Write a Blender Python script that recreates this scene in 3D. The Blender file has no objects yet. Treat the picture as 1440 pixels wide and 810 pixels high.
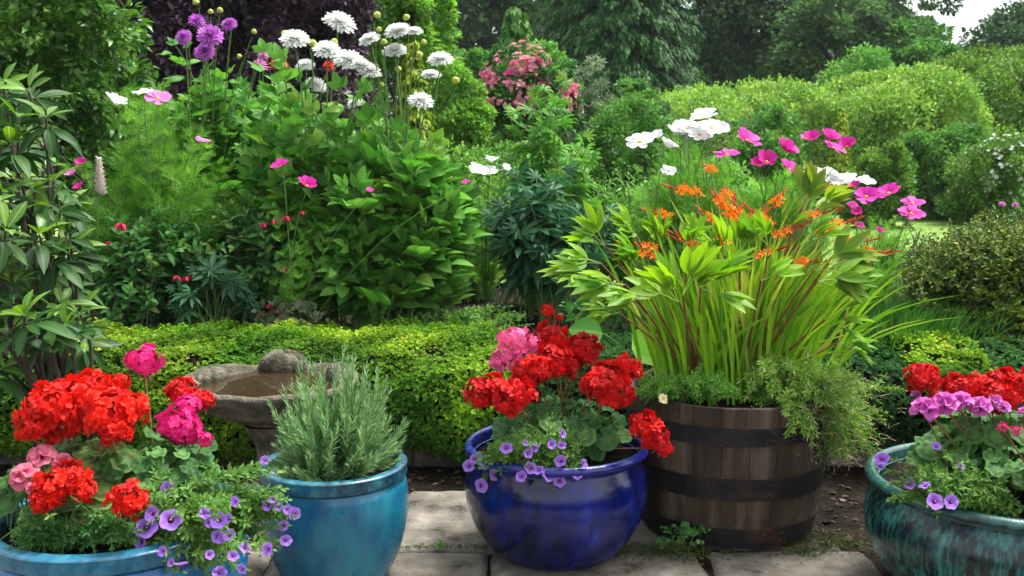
import bpy, math, random
import numpy as np
from math import radians as R, pi, sin, cos, tan, atan, sqrt

SEED = 11
rng = np.random.default_rng(SEED)
random.seed(SEED)
scene = bpy.context.scene
COL = scene.collection

# ------------------------------------------------------------------ camera
CAM_H, PITCH, FPX = 1.30, R(7.3), 1400.0
cam_d = bpy.data.cameras.new("camera")
cam = bpy.data.objects.new("camera", cam_d)
COL.objects.link(cam)
cam.location = (0, 0, CAM_H)
cam.rotation_euler = (pi / 2 - PITCH, 0, 0)
cam_d.sensor_width = 36.0
cam_d.lens = 36.0 * FPX / 1440.0
cam_d.clip_start, cam_d.clip_end = 0.05, 400
cam_d.dof.use_dof = True
cam_d.dof.focus_distance = 3.5
cam_d.dof.aperture_fstop = 8
scene.camera = cam

# ------------------------------------------------------------------ light
SUN_EL, SUN_AZ = R(66), R(60)      # overcast noon light, azimuth clockwise from +Y
world = bpy.data.worlds.new("World")
scene.world = world
world.use_nodes = True
wn = world.node_tree.nodes
wl = world.node_tree.links
bg = wn["Background"]
sky = wn.new("ShaderNodeTexSky")
sky.sky_type = 'NISHITA'
sky.sun_disc = False
sky.sun_elevation = SUN_EL
sky.sun_rotation = SUN_AZ
sky.dust_density = 4.0
hsv = wn.new("ShaderNodeHueSaturation")
hsv.inputs['Saturation'].default_value = 0.28
wl.new(sky.outputs[0], hsv.inputs['Color'])
wl.new(hsv.outputs[0], bg.inputs[0])
bg.inputs[1].default_value = 0.15
sd = bpy.data.lights.new("sun", 'SUN')
sd.energy = 2.0
sd.angle = R(16)
sd.color = (1.0, 0.97, 0.91)
so = bpy.data.objects.new("sun", sd)
COL.objects.link(so)
so.rotation_euler = (pi / 2 - SUN_EL, 0, pi - SUN_AZ)
scene.view_settings.view_transform = 'Standard'
scene.view_settings.look = 'None'
scene.view_settings.gamma = 1.0
scene.view_settings.exposure = 1.42
HAZE = 0.0005

# ------------------------------------------------------------------ pixel helper
def W(px, py, Y):
    u = (px - 720) / FPX
    v = (405 - py) / FPX
    cy = cos(PITCH) + v * sin(PITCH)
    cz = -sin(PITCH) + v * cos(PITCH)
    t = Y / cy
    return np.array([u * t, Y, CAM_H + cz * t])

def ppm(Y):            # pixels per metre near the horizon at distance Y
    return FPX / (Y * 0.992 + 0.08)

BED = 0.38             # height of the raised bed and the garden behind it

# ------------------------------------------------------------------ mesh builder
def nrm(a):
    a = np.asarray(a, float)
    return a / np.maximum(np.linalg.norm(a, axis=-1, keepdims=True), 1e-9)

def basis(d, n):
    d = nrm(d)
    s = nrm(np.cross(d, n))
    n2 = np.cross(s, d)
    return np.stack([s, d, n2], axis=-1)

class T:
    """template: verts, faces (list of tuples), uv per vertex, material index per face"""
    def __init__(self, v, f, uv=None, mi=None):
        self.v = np.asarray(v, float)
        self.tot = np.array([len(x) for x in f], int)
        self.loops = np.array([i for x in f for i in x], int)
        self.uv = np.zeros((len(self.v), 2)) if uv is None else np.asarray(uv, float)
        self.mi = np.zeros(len(f), int) if mi is None else np.asarray(mi, int)
    def faces(self):
        out = []; k = 0
        for t in self.tot:
            out.append(tuple(self.loops[k:k + t])); k += t
        return out

def merge(parts):
    """parts: list of (T, 3x3, pos, mi or None)"""
    V = []; F = []; U = []; M = []; off = 0
    for (t, B, p, mi) in parts:
        V.append(t.v @ np.asarray(B, float).T + np.asarray(p, float))
        for f in t.faces():
            F.append(tuple(i + off for i in f))
        U.append(t.uv)
        M.append(t.mi if mi is None else np.full(len(t.tot), mi))
        off += len(t.v)
    return T(np.concatenate(V), F, np.concatenate(U), np.concatenate(M))

class MB:
    def __init__(self):
        self.v = []; self.l = []; self.t = []; self.uv = []; self.r = []; self.m = []; self.n = 0
    def inst(self, t, B, pos, scale, rnd=None, mi=None):
        k = len(pos)
        if k == 0: return self
        pos = np.asarray(pos, float)
        scale = np.asarray(scale, float)
        if scale.ndim == 0: scale = np.full(k, float(scale))
        if scale.ndim == 1: scale = np.repeat(scale[:, None], 3, 1)
        Bs = B * scale[:, None, :]
        V = np.einsum('kij,nj->kni', Bs, t.v) + pos[:, None, :]
        nv = len(t.v)
        self.v.append(V.reshape(-1, 3))
        L = t.loops[None, :] + (np.arange(k) * nv)[:, None] + self.n
        self.l.append(L.reshape(-1))
        self.t.append(np.tile(t.tot, k))
        self.uv.append(np.tile(t.uv[t.loops], (k, 1)))
        if rnd is None: rnd = rng.random(k)
        self.r.append(np.repeat(rnd, len(t.tot)))
        self.m.append(np.tile(t.mi, k) if mi is None else np.full(k * len(t.tot), mi))
        self.n += nv * k
        return self
    def add(self, t, rnd=None, mi=None, B=None, pos=(0, 0, 0), scale=1.0):
        B = np.eye(3) if B is None else B
        return self.inst(t, np.asarray([B]), np.asarray([pos]), scale, None if rnd is None else np.array([rnd]), mi)
    def tube(self, pts, rad, sides=5, mi=0, rnd=None, cap=False):
        pts = np.asarray(pts, float)
        n = len(pts)
        rad = np.full(n, rad) if np.isscalar(rad) else np.asarray(rad, float)
        tg = nrm(np.gradient(pts, axis=0))
        ref = np.array([0, 0, 1.0]) if abs(tg[:, 2]).mean() < .9 else np.array([1.0, 0, 0])
        a = nrm(np.cross(tg, ref)); b = np.cross(tg, a)
        th = np.arange(sides) * 2 * pi / sides
        V = pts[:, None, :] + rad[:, None, None] * (a[:, None, :] * np.cos(th)[None, :, None] + b[:, None, :] * np.sin(th)[None, :, None])
        i = np.arange(n - 1)[:, None] * sides; j = np.arange(sides)[None, :]; j2 = (j + 1) % sides
        Q = np.stack([i + j, i + j2, i + sides + j2, i + sides + j], -1).reshape(-1, 4)
        self.v.append(V.reshape(-1, 3))
        self.l.append((Q + self.n).reshape(-1))
        self.t.append(np.full(len(Q), 4))
        u = np.tile(np.arange(sides) / sides, n); vv = np.repeat(np.linspace(0, 1, n), sides)
        UV = np.stack([u, vv], -1)
        self.uv.append(UV[Q.reshape(-1)])
        self.r.append(np.full(len(Q), rng.random() if rnd is None else rnd))
        self.m.append(np.full(len(Q), mi))
        self.n += n * sides
        return self
    def build(self, name, mats, parent=None, smooth=True, origin=None):
        me = bpy.data.meshes.new(name)
        v = np.concatenate(self.v); l = np.concatenate(self.l).astype(np.int32); t = np.concatenate(self.t).astype(np.int32)
        if origin is not None:
            v = v - np.asarray(origin)
        me.vertices.add(len(v)); me.vertices.foreach_set('co', v.reshape(-1).astype(np.float32))
        me.loops.add(len(l)); me.loops.foreach_set('vertex_index', l)
        me.polygons.add(len(t))
        st = np.concatenate([[0], np.cumsum(t)[:-1]]).astype(np.int32)
        me.polygons.foreach_set('loop_start', st)
        me.polygons.foreach_set('loop_total', t)
        me.polygons.foreach_set('material_index', np.concatenate(self.m).astype(np.int32))
        me.polygons.foreach_set('use_smooth', np.full(len(t), smooth))
        uvl = me.uv_layers.new(name='UVMap')
        uvl.data.foreach_set('uv', np.concatenate(self.uv).reshape(-1).astype(np.float32))
        at = me.attributes.new('rnd', 'FLOAT', 'FACE')
        at.data.foreach_set('value', np.concatenate(self.r).astype(np.float32))
        for m in (mats if isinstance(mats, (list, tuple)) else [mats]):
            me.materials.append(m)
        me.update(calc_edges=True)
        o = bpy.data.objects.new(name, me)
        COL.objects.link(o)
        if parent is not None: o.parent = parent
        if origin is not None:
            o.location = [float(c) for c in origin]
        return o

def tag(o, label=None, cat=None, group=None, kind=None):
    if label: o['label'] = label
    if cat: o['category'] = cat
    if group: o['group'] = group
    if kind: o['kind'] = kind
    return o

def thing(name, loc, label, cat, group=None):
    o = bpy.data.objects.new(name, None)
    COL.objects.link(o)
    o.empty_display_size = .05
    o.location = [float(c) for c in loc]
    return tag(o, label, cat, group)

# ------------------------------------------------------------------ materials
def _mat(name):
    m = bpy.data.materials.new(name)
    m.use_nodes = True
    nt = m.node_tree
    return m, nt.nodes, nt.links, nt.nodes['Principled BSDF'], nt.nodes['Material Output']

def c4(c): return (c[0], c[1], c[2], 1.0)

def leaf_mat(name, ca, cb, rib=None, rough=.5, trans=.3, cc=None, spec=.16, tint=.25, band=None, tipc=None, noise=6.0):
    """per-leaf colour variation between ca and cb (rnd attribute), optional midrib, zone band, tip colour"""
    m, n, l, p, out = _mat(name)
    at = n.new('ShaderNodeAttribute'); at.attribute_name = 'rnd'
    tc = n.new('ShaderNodeTexCoord')
    ramp = n.new('ShaderNodeValToRGB')
    ramp.color_ramp.elements[0].color = c4(ca); ramp.color_ramp.elements[1].color = c4(cb)
    ramp.color_ramp.elements[0].position = .05; ramp.color_ramp.elements[1].position = .85
    if cc is not None:
        e = ramp.color_ramp.elements.new(.97); e.color = c4(cc)
    l.new(at.outputs['Fac'], ramp.inputs[0])
    col = ramp.outputs[0]
    nz = n.new('ShaderNodeTexNoise'); nz.inputs['Scale'].default_value = noise; nz.inputs['Detail'].default_value = 2
    l.new(tc.outputs['Object'], nz.inputs['Vector'])
    hs = n.new('ShaderNodeHueSaturation')
    mr = n.new('ShaderNodeMapRange'); mr.inputs['From Min'].default_value = .3; mr.inputs['From Max'].default_value = .7
    mr.inputs['To Min'].default_value = 1 - tint; mr.inputs['To Max'].default_value = 1 + tint
    l.new(nz.outputs[0], mr.inputs[0]); l.new(mr.outputs[0], hs.inputs['Value']); l.new(col, hs.inputs['Color'])
    col = hs.outputs[0]
    sp = n.new('ShaderNodeSeparateXYZ'); l.new(tc.outputs['UV'], sp.inputs[0])
    def mix(fac, a, b):
        mx = n.new('ShaderNodeMix'); mx.data_type = 'RGBA'
        l.new(fac, mx.inputs[0]); l.new(a, mx.inputs[6])
        if isinstance(b, tuple): mx.inputs[7].default_value = c4(b)
        else: l.new(b, mx.inputs[7])
        return mx.outputs[2]
    if rib is not None:      # u = 0 at the midrib, 1 at the margin
        r2 = n.new('ShaderNodeMapRange'); r2.inputs['From Min'].default_value = 0.0; r2.inputs['From Max'].default_value = .16
        r2.inputs['To Min'].default_value = .75; r2.inputs['To Max'].default_value = 0
        l.new(sp.outputs[0], r2.inputs[0]); col = mix(r2.outputs[0], col, rib)
    if band is not None:     # v = radius: a darker zone ring
        cr = n.new('ShaderNodeValToRGB')
        els = cr.color_ramp.elements
        els[0].position = .38; els[0].color = (0, 0, 0, 1)
        els[1].position = .82; els[1].color = (0, 0, 0, 1)
        e = els.new(.55); e.color = (.75, .75, .75, 1); e = els.new(.66); e.color = (.75, .75, .75, 1)
        l.new(sp.outputs[1], cr.inputs[0]); col = mix(cr.outputs[0], col, band)
    if tipc is not None:
        r3 = n.new('ShaderNodeMapRange'); r3.inputs['From Min'].default_value = .55; r3.inputs['From Max'].default_value = 1.0
        r3.inputs['To Max'].default_value = .8
        l.new(sp.outputs[1], r3.inputs[0]); col = mix(r3.outputs[0], col, tipc)
    l.new(col, p.inputs['Base Color'])
    p.inputs['Roughness'].default_value = rough
    p.inputs['Specular IOR Level'].default_value = spec
    if trans > 0:
        tr = n.new('ShaderNodeBsdfTranslucent')
        h2 = n.new('ShaderNodeHueSaturation'); h2.inputs['Saturation'].default_value = 1.1; h2.inputs['Value'].default_value = 1.4
        l.new(col, h2.inputs['Color']); l.new(h2.outputs[0], tr.inputs[0])
        ms = n.new('ShaderNodeMixShader'); ms.inputs[0].default_value = trans
        l.new(p.outputs[0], ms.inputs[1]); l.new(tr.outputs[0], ms.inputs[2]); l.new(ms.outputs[0], out.inputs[0])
    return m

def petal_mat(name, ca, cb, centre=None, cpos=(.0, .3), trans=.35, rough=.55, edge=None, spec=.25):
    """v runs from the petal's base to its edge"""
    m, n, l, p, out = _mat(name)
    at = n.new('ShaderNodeAttribute'); at.attribute_name = 'rnd'
    mx = n.new('ShaderNodeMix'); mx.data_type = 'RGBA'
    l.new(at.outputs['Fac'], mx.inputs[0]); mx.inputs[6].default_value = c4(ca); mx.inputs[7].default_value = c4(cb)
    col = mx.outputs[2]
    tc = n.new('ShaderNodeTexCoord'); sp = n.new('ShaderNodeSeparateXYZ'); l.new(tc.outputs['UV'], sp.inputs[0])
    if centre is not None:
        mr = n.new('ShaderNodeMapRange'); mr.inputs['From Min'].default_value = cpos[0]; mr.inputs['From Max'].default_value = cpos[1]
        mr.inputs['To Min'].default_value = 1; mr.inputs['To Max'].default_value = 0
        l.new(sp.outputs[1], mr.inputs[0])
        m2 = n.new('ShaderNodeMix'); m2.data_type = 'RGBA'
        l.new(mr.outputs[0], m2.inputs[0]); l.new(col, m2.inputs[6]); m2.inputs[7].default_value = c4(centre); col = m2.outputs[2]
    if edge is not None:
        mr = n.new('ShaderNodeMapRange'); mr.inputs['From Min'].default_value = .6; mr.inputs['From Max'].default_value = 1
        l.new(sp.outputs[1], mr.inputs[0])
        m3 = n.new('ShaderNodeMix'); m3.data_type = 'RGBA'
        l.new(mr.outputs[0], m3.inputs[0]); l.new(col, m3.inputs[6]); m3.inputs[7].default_value = c4(edge); col = m3.outputs[2]
    l.new(col, p.inputs['Base Color']); p.inputs['Roughness'].default_value = rough; p.inputs['Specular IOR Level'].default_value = spec
    tr = n.new('ShaderNodeBsdfTranslucent'); l.new(col, tr.inputs[0])
    ms = n.new('ShaderNodeMixShader'); ms.inputs[0].default_value = trans
    l.new(p.outputs[0], ms.inputs[1]); l.new(tr.outputs[0], ms.inputs[2]); l.new(ms.outputs[0], out.inputs[0])
    return m

def rough_mat(name, cols, scale=5, detail=8, rough=.9, bump=.3, bscale=40, stretch=(1, 1, 1), spec=.3, pos=None, bdist=.01):
    m, n, l, p, out = _mat(name)
    tc = n.new('ShaderNodeTexCoord'); mp = n.new('ShaderNodeMapping'); mp.inputs['Scale'].default_value = stretch
    l.new(tc.outputs['Object'], mp.inputs[0])
    nz = n.new('ShaderNodeTexNoise'); nz.inputs['Scale'].default_value = scale; nz.inputs['Detail'].default_value = detail; nz.inputs['Roughness'].default_value = .65
    l.new(mp.outputs[0], nz.inputs['Vector'])
    r = n.new('ShaderNodeValToRGB'); e = r.color_ramp.elements
    k = len(cols)
    pos = pos or [.3 + .4 * i / (k - 1) for i in range(k)]
    e[0].position = pos[0]; e[0].color = c4(cols[0]); e[1].position = pos[-1]; e[1].color = c4(cols[-1])
    for i in range(1, k - 1):
        x = e.new(pos[i]); x.color = c4(cols[i])
    l.new(nz.outputs[0], r.inputs[0]); l.new(r.outputs[0], p.inputs['Base Color'])
    nb = n.new('ShaderNodeTexNoise'); nb.inputs['Scale'].default_value = bscale; nb.inputs['Detail'].default_value = 6
    l.new(mp.outputs[0], nb.inputs['Vector'])
    b = n.new('ShaderNodeBump'); b.inputs['Strength'].default_value = bump; b.inputs['Distance'].default_value = bdist
    l.new(nb.outputs[0], b.inputs['Height']); l.new(b.outputs[0], p.inputs['Normal'])
    p.inputs['Roughness'].default_value = rough; p.inputs['Specular IOR Level'].default_value = spec
    return m

def glaze_mat(name, cols, pos, streak=7.0, zs=.35, rough=.12, wob=.35):
    """thick pottery glaze with vertical runs"""
    m, n, l, p, out = _mat(name)
    tc = n.new('ShaderNodeTexCoord'); mp = n.new('ShaderNodeMapping'); mp.inputs['Scale'].default_value = (1, 1, zs)
    l.new(tc.outputs['Object'], mp.inputs[0])
    a = n.new('ShaderNodeTexNoise'); a.inputs['Scale'].default_value = streak * 4; a.inputs['Detail'].default_value = 6; a.inputs['Roughness'].default_value = .6
    l.new(mp.outputs[0], a.inputs['Vector'])
    b = n.new('ShaderNodeTexNoise'); b.inputs['Scale'].default_value = streak * .7; b.inputs['Detail'].default_value = 3
    l.new(tc.outputs['Object'], b.inputs['Vector'])
    ad = n.new('ShaderNodeMath'); ad.operation = 'MULTIPLY_ADD'; ad.inputs[1].default_value = .55
    l.new(a.outputs[0], ad.inputs[0])
    mu = n.new('ShaderNodeMath'); mu.operation = 'MULTIPLY'; mu.inputs[1].default_value = .45; l.new(b.outputs[0], mu.inputs[0])
    l.new(mu.outputs[0], ad.inputs[2])
    r = n.new('ShaderNodeValToRGB'); e = r.color_ramp.elements
    e[0].position = pos[0]; e[0].color = c4(cols[0]); e[1].position = pos[-1]; e[1].color = c4(cols[-1])
    for i in range(1, len(cols) - 1):
        x = e.new(pos[i]); x.color = c4(cols[i])
    l.new(ad.outputs[0], r.inputs[0])
    # dust and lime spots
    d = n.new('ShaderNodeTexNoise'); d.inputs['Scale'].default_value = 60; d.inputs['Detail'].default_value = 4
    l.new(tc.outputs['Object'], d.inputs['Vector'])
    rr = n.new('ShaderNodeMapRange'); rr.inputs['From Min'].default_value = .35; rr.inputs['From Max'].default_value = .75
    rr.inputs['To Min'].default_value = rough * .8; rr.inputs['To Max'].default_value = rough * 2.6
    l.new(d.outputs[0], rr.inputs[0])
    l.new(r.outputs[0], p.inputs['Base Color']); l.new(rr.outputs[0], p.inputs['Roughness'])
    p.inputs['Specular IOR Level'].default_value = .45
    p.inputs['Coat Weight'].default_value = .25; p.inputs['Coat Roughness'].default_value = .12
    bp = n.new('ShaderNodeBump'); bp.inputs['Strength'].default_value = wob; bp.inputs['Distance'].default_value = .006
    l.new(a.outputs[0], bp.inputs['Height']); l.new(bp.outputs[0], p.inputs['Normal'])
    return m

# ------------------------------------------------------------------ leaf and flower templates
def leafT(w=.4, seg=4, fold=.18, droop=.25, peak=.4, notch=0.0, wave=0.0, pet=0.0, blunt=0.0):
    """leaf of length 1 along +Y, normal +Z; u=0 midrib, 1 margin; v along"""
    V = []; U = []; F = []
    rows = []
    ts = np.linspace(0, 1, seg + 1)
    for i, t in enumerate(ts):
        y = pet + t * (1 - pet)
        z = -droop * t * t
        if i == 0:
            rows.append([len(V)]); V.append((0, y, z)); U.append((0, t)); continue
        if i == seg and blunt == 0:
            rows.append([len(V)]); V.append((0, y, z)); U.append((0, t)); continue
        if t <= peak: k = sin(pi / 2 * (t / peak)) ** .8
        else: k = cos(pi / 2 * ((t - peak) / (1 - peak))) ** .8 if i < seg else 0
        if i == seg: k = blunt
        hw = w / 2 * k
        zz = z + fold * hw * 2 + wave * ((-1) ** i) * .5
        yn = y + (notch if i == seg else 0)
        rows.append([len(V), len(V) + 1, len(V) + 2])
        V += [(-hw, yn, zz), (0, y, z), (hw, yn, zz)]
        U += [(1, t), (0, t), (1, t)]
    if pet > 0:
        b = len(V); V += [(-.012, 0, 0), (.012, 0, 0)]; U += [(0, 0), (0, 0)]
        F.append((b, b + 1, rows[0][0]))
    for a, b in zip(rows[:-1], rows[1:]):
        if len(a) == 1: F += [(a[0], b[1], b[0]), (a[0], b[2], b[1])]
        elif len(b) == 1: F += [(a[0], a[1], b[0]), (a[1], a[2], b[0])]
        else: F += [(a[0], a[1], b[1], b[0]), (a[1], a[2], b[2], b[1])]
    return T(V, F, U)

def rotz(a): return np.array([[cos(a), -sin(a), 0], [sin(a), cos(a), 0], [0, 0, 1]])
def rotx(a): return np.array([[1, 0, 0], [0, cos(a), -sin(a)], [0, sin(a), cos(a)]])
def roty(a): return np.array([[cos(a), 0, sin(a)], [0, 1, 0], [-sin(a), 0, cos(a)]])

def pinnate(lt, pairs=2, spread=.9, size=.5, droop=.25, base=.3):
    """compound leaf of length 1"""
    P = [(lt, np.eye(3) * size * 1.1, (0, 1 - size * 1.1, -droop * .6), None)]
    for i in range(pairs):
        y = base + (1 - size * 1.1 - base) * (i / max(pairs - .4, 1)) ** 1.0
        s = size * (1 - .12 * (pairs - 1 - i))
        for sg in (-1, 1):
            P.append((lt, rotz(-sg * spread) @ roty(sg * .15) * s, (0, y, -droop * y * .6), None))
    st = T([(-.008, 0, 0), (.008, 0, 0), (.006, .6, -droop * .36), (-.006, .6, -droop * .36)], [(0, 1, 2, 3)], [(0, 0)] * 4)
    P.append((st, np.eye(3), (0, 0, 0), None))
    return merge(P)

def palmate(lt, n=7, span=2.6, base=.35, droop=.1):
    """leaflets radiating from a petiole end"""
    P = []
    for i in range(n):
        a = (i / (n - 1) - .5) * span
        s = (1 - base) * (1 - .28 * abs(a) / (span / 2))
        P.append((lt, rotz(a) @ rotx(-.1) * s, (0, base, 0), None))
    st = T([(-.01, 0, -.05), (.01, 0, -.05), (.008, base, 0), (-.008, base, 0)], [(0, 1, 2, 3)], [(0, 0)] * 4)
    P.append((st, np.eye(3), (0, 0, 0), None))
    return merge(P)

def thread_leaf(n=5, L=.5):
    """finely cut, thread-like leaf of length 1"""
    V = []; F = []; U = []
    def strip(p, q, w):
        b = len(V); p = np.array(p); q = np.array(q)
        d = nrm(q - p); s = np.cross(d, [0, 0, 1.0]) * w
        V.extend([p - s, p + s, q]); U.extend([(0, 0), (0, 0), (0, 1)]); F.append((b, b + 1, b + 2))
    strip((0, 0, 0), (0, 1, -.15), .024)
    for i in range(n):
        y = .12 + .75 * i / n
        for sg in (-1, 1):
            l = L * (1 - .55 * i / n) * (.8 + .4 * random.random())
            q = (sg * l * .75, y + l * .55, -.12 * y + random.uniform(-.08, .1))
            strip((0, y, -.15 * y * y), q, .024)
            m = (sg * l * .4, y + l * .3, 0)
            strip(m, (m[0] + sg * l * .1, m[1] + l * .38, .04), .02)
    return T(V, F, U)

def round_leaf(lobes=7, rings=3, cup=.18, wavy=.05, scal=.07):
    """pelargonium leaf: round, scalloped, cleft at the base; radius .5, centre at y=.4"""
    na = lobes * 4
    V = [(0, .38, 0)]; U = [(0, 0)]; F = []
    for r in range(1, rings + 1):
        f = r / rings
        for i in range(na):
            a = -pi / 2 + 2 * pi * (i + .5) / na
            lobe = abs(sin((a + pi / 2) * lobes / 2))
            rr = .5 * f * (1 - scal * 1.6 * (1 - lobe) * f)
            cl = math.exp(-((((a + pi / 2 + pi) % (2 * pi)) - pi) / .28) ** 2)
            rr *= 1 - .65 * cl * f
            z = cup * f * f * .5 + wavy * f * f * cos(a * lobes) + .02 * f * cos(a * lobes * 2)
            V.append((rr * cos(a), .38 + rr * sin(a), z)); U.append((lobe, f))
    for i in range(na):
        j = (i + 1) % na
        F.append((0, 1 + i, 1 + j))
        for r in range(1, rings):
            a = 1 + (r - 1) * na; b = 1 + r * na
            F.append((a + i, b + i, b + j, a + j))
    return T(V, F, U)

def daisy(n=8, w=.5, cup=.15, droop=.12, seg=4, inner=.1, notch=-.04, blunt=.5):
    """open flower facing +Z, diameter 2"""
    lt = leafT(w=w, seg=seg, fold=.1, droop=droop, peak=.62, blunt=blunt, notch=notch)
    P = []
    for i in range(n):
        a = 2 * pi * i / n + random.uniform(-.1, .1)
        s = random.uniform(.9, 1.05)
        P.append((lt, rotz(a) @ rotx(cup + random.uniform(-.12, .12)) @ roty(random.uniform(-.2, .2)) * s * (1 - inner), (-sin(a) * inner, cos(a) * inner, random.uniform(0, .03)), None))
    return merge(P)

def dome(r=.2, h=.14, n=10):
    V = [(0, 0, h)]; U = [(0, 0)]; F = []
    for k, (rr, zz) in enumerate([(.5, .85), (.85, .5), (1, 0)]):
        for i in range(n):
            a = 2 * pi * i / n
            V.append((r * rr * cos(a), r * rr * sin(a), h * zz)); U.append((0, rr))
    for i in range(n):
        j = (i + 1) % n
        F.append((0, 1 + i, 1 + j))
        for k in (0, 1):
            F.append((1 + k * n + i, 1 + (k + 1) * n + i, 1 + (k + 1) * n + j, 1 + k * n + j))
    return T(V, F, U)

def trumpet(lobes=5, depth=.55, wavy=.06):
    """funnel flower facing +Z, radius 1 at the face"""
    na = lobes * 5; rings = [(.10, -depth - .6), (.14, -depth), (.26, -.22), (.6, -.05), (1.0, .02)]
    vs = [0, .08, .3, .62, 1]
    V = []; U = []; F = []
    for k, (r, z) in enumerate(rings):
        for i in range(na):
            a = 2 * pi * i / na
            lb = 1 - (.13 * (1 - abs(sin(a * lobes / 2))) if k == 4 else 0)
            V.append((r * lb * cos(a), r * lb * sin(a), z + (wavy * sin(a * lobes + .7) if k >= 3 else 0))); U.append((0, vs[k]))
    for k in range(4):
        for i in range(na):
            j = (i + 1) % na
            F.append((k * na + i, (k + 1) * na + i, (k + 1) * na + j, k * na + j))
    return T(V, F, U)

LEAF_HI = [leafT(.5, 5, .2, d, .38) for d in (.1, .3, .5)]
LEAF_MID = [leafT(.52, 3, .2, d, .4) for d in (.1, .35)]
LEAF_LO = [leafT(.6, 2, .25, .2, .5)]
LANCE = [leafT(.24, 4, .25, d, .5) for d in (.05, .3, .6)]
NEEDLE = [leafT(.09, 2, .2, d, .5) for d in (.05, .25)]

# ------------------------------------------------------------------ plant machinery
def rdir(k, zmin=-.2):
    z = rng.uniform(zmin, 1, k); a = rng.uniform(0, 2 * pi, k)
    r = np.sqrt(1 - z * z)
    return np.stack([r * np.cos(a), r * np.sin(a), z], -1)

def lump(d, seed, amp=.18):
    """smooth lumpy radius factor"""
    r = np.random.default_rng(seed)
    f = np.ones(len(d))
    for i in range(5):
        k = nrm(r.normal(size=3)) * (2.2 + i * .9)
        f += amp / (1 + i * .5) * np.sin(d @ k + r.uniform(0, 6))
    return f

class Cloud:
    """collected leaf placements"""
    def __init__(self): self.p = []; self.d = []; self.n = []; self.s = []
    def add(self, p, d, n, s):
        p = np.atleast_2d(p); k = len(p)
        self.p.append(p); self.d.append(np.broadcast_to(d, (k, 3)).copy()); self.n.append(np.broadcast_to(n, (k, 3)).copy())
        self.s.append(np.broadcast_to(s, (k,)).copy())
    def emit(self, mb, temps, mi=0, jit=.15, rnd=None):
        p = np.concatenate(self.p); d = nrm(np.concatenate(self.d)); n = nrm(np.concatenate(self.n)); s = np.concatenate(self.s)
        n = n + rng.normal(0, jit, n.shape)
        w = rng.integers(0, len(temps), len(p))
        B = basis(d, n)
        for i, t in enumerate(temps):
            k = w == i
            if k.any(): mb.inst(t, B[k], p[k], s[k], None if rnd is None else rnd[k], mi)
        return mb

def bez(p0, p1, p2, n=8):
    t = np.linspace(0, 1, n)[:, None]
    return (1 - t) ** 2 * p0 + 2 * t * (1 - t) * p1 + t * t * p2

def shoot_leaves(cl, path, nodes, size, start=.3, per=2, ang=1.0, up=.6, taper=.45, phase=None, tipsize=None, szj=.15, tip=True):
    """leaves in whorls of `per` along a path"""
    path = np.asarray(path); n = len(path)
    tg = nrm(np.gradient(path, axis=0))
    ph = random.uniform(0, 6) if phase is None else phase
    for i in range(nodes):
        f = start + (1 - start) * (i + .5 * random.random()) / nodes
        x = f * (n - 1); k = min(int(x), n - 2); fr = x - k
        p = path[k] * (1 - fr) + path[k + 1] * fr; t = nrm(tg[k] * (1 - fr) + tg[k + 1] * fr)
        a = nrm(np.cross(t, [0.3, .2, 1.0] if abs(t[2]) < .95 else [1.0, 0, 0])); b = np.cross(t, a)
        s = size * (1 - taper * (i / max(nodes - 1, 1)) ** 2)
        aa = ang * (1 - .45 * i / nodes)
        for j in range(per):
            th = ph + 2 * pi * j / per + random.uniform(-.25, .25)
            side = a * cos(th) + b * sin(th)
            d = t * cos(aa) + side * sin(aa)
            nn = t * sin(aa) - side * cos(aa) + np.array([0, -.45 * up, up])
            cl.add(p, d, nn, s * random.uniform(1 - szj, 1 + szj))
        ph += pi / 2 if per == 2 else 2.4
    if tip:
        cl.add(path[-1], tg[-1], tg[-1] * .2 + np.array([.2, -.5, .6]), size * (1 - taper) * .8)

def shell_targets(c, rad, k, seed, inner=.6, zmin=-.35, amp=.15):
    d = rdir(k, zmin)
    return np.asarray(c) + d * np.asarray(rad) * (lump(d, seed, amp) * rng.uniform(inner, 1, k) ** .6)[:, None]

def shrub(name, label, cat, base, c, rad, nsh, nodes, size, temps, mat, stemmat, seed=1, per=2, ang=1.0, start=.35, sr=.004, inner=.6,
          zmin=-.35, amp=.15, spread=.1, up=.6, group=None, taper=.45, sides=3, jit=.15, arch=.35, ends=None, stem_every=1, root=None, foliage_name='foliage', tip=True):
    base = np.asarray(base, float)
    o = root or thing(name, base, label, cat, group)
    cl = Cloud(); sm = MB(); tg = shell_targets(c, rad, nsh, seed, inner, zmin, amp)
    if ends is not None: tg = np.concatenate([tg, ends])
    for i, q in enumerate(tg):
        b = base + np.array([rng.normal(0, spread), rng.normal(0, spread), 0])
        m = b * (1 - .5) + q * .5; m[2] = b[2] + (q[2] - b[2]) * (.5 + arch); m[:2] = b[:2] * (1 - .35) + q[:2] * .35
        path = bez(b, m, q, 8)
        shoot_leaves(cl, path, nodes, size, start, per, ang, up, taper, tip=tip)
        if i % stem_every == 0:
            sm.tube(path - 0, np.linspace(sr, sr * .35, 8), sides)
    mb = MB(); cl.emit(mb, temps, 0, jit)
    mb.build(foliage_name, mat, o, origin=None).location = (0, 0, 0)
    sm.build('stems', stemmat, o)
    for ch in o.children: pass
    return o, tg

def fixparent(o):
    """parts were written in world coordinates: shift them to their thing's base"""
    for ch in o.children:
        pass

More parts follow.
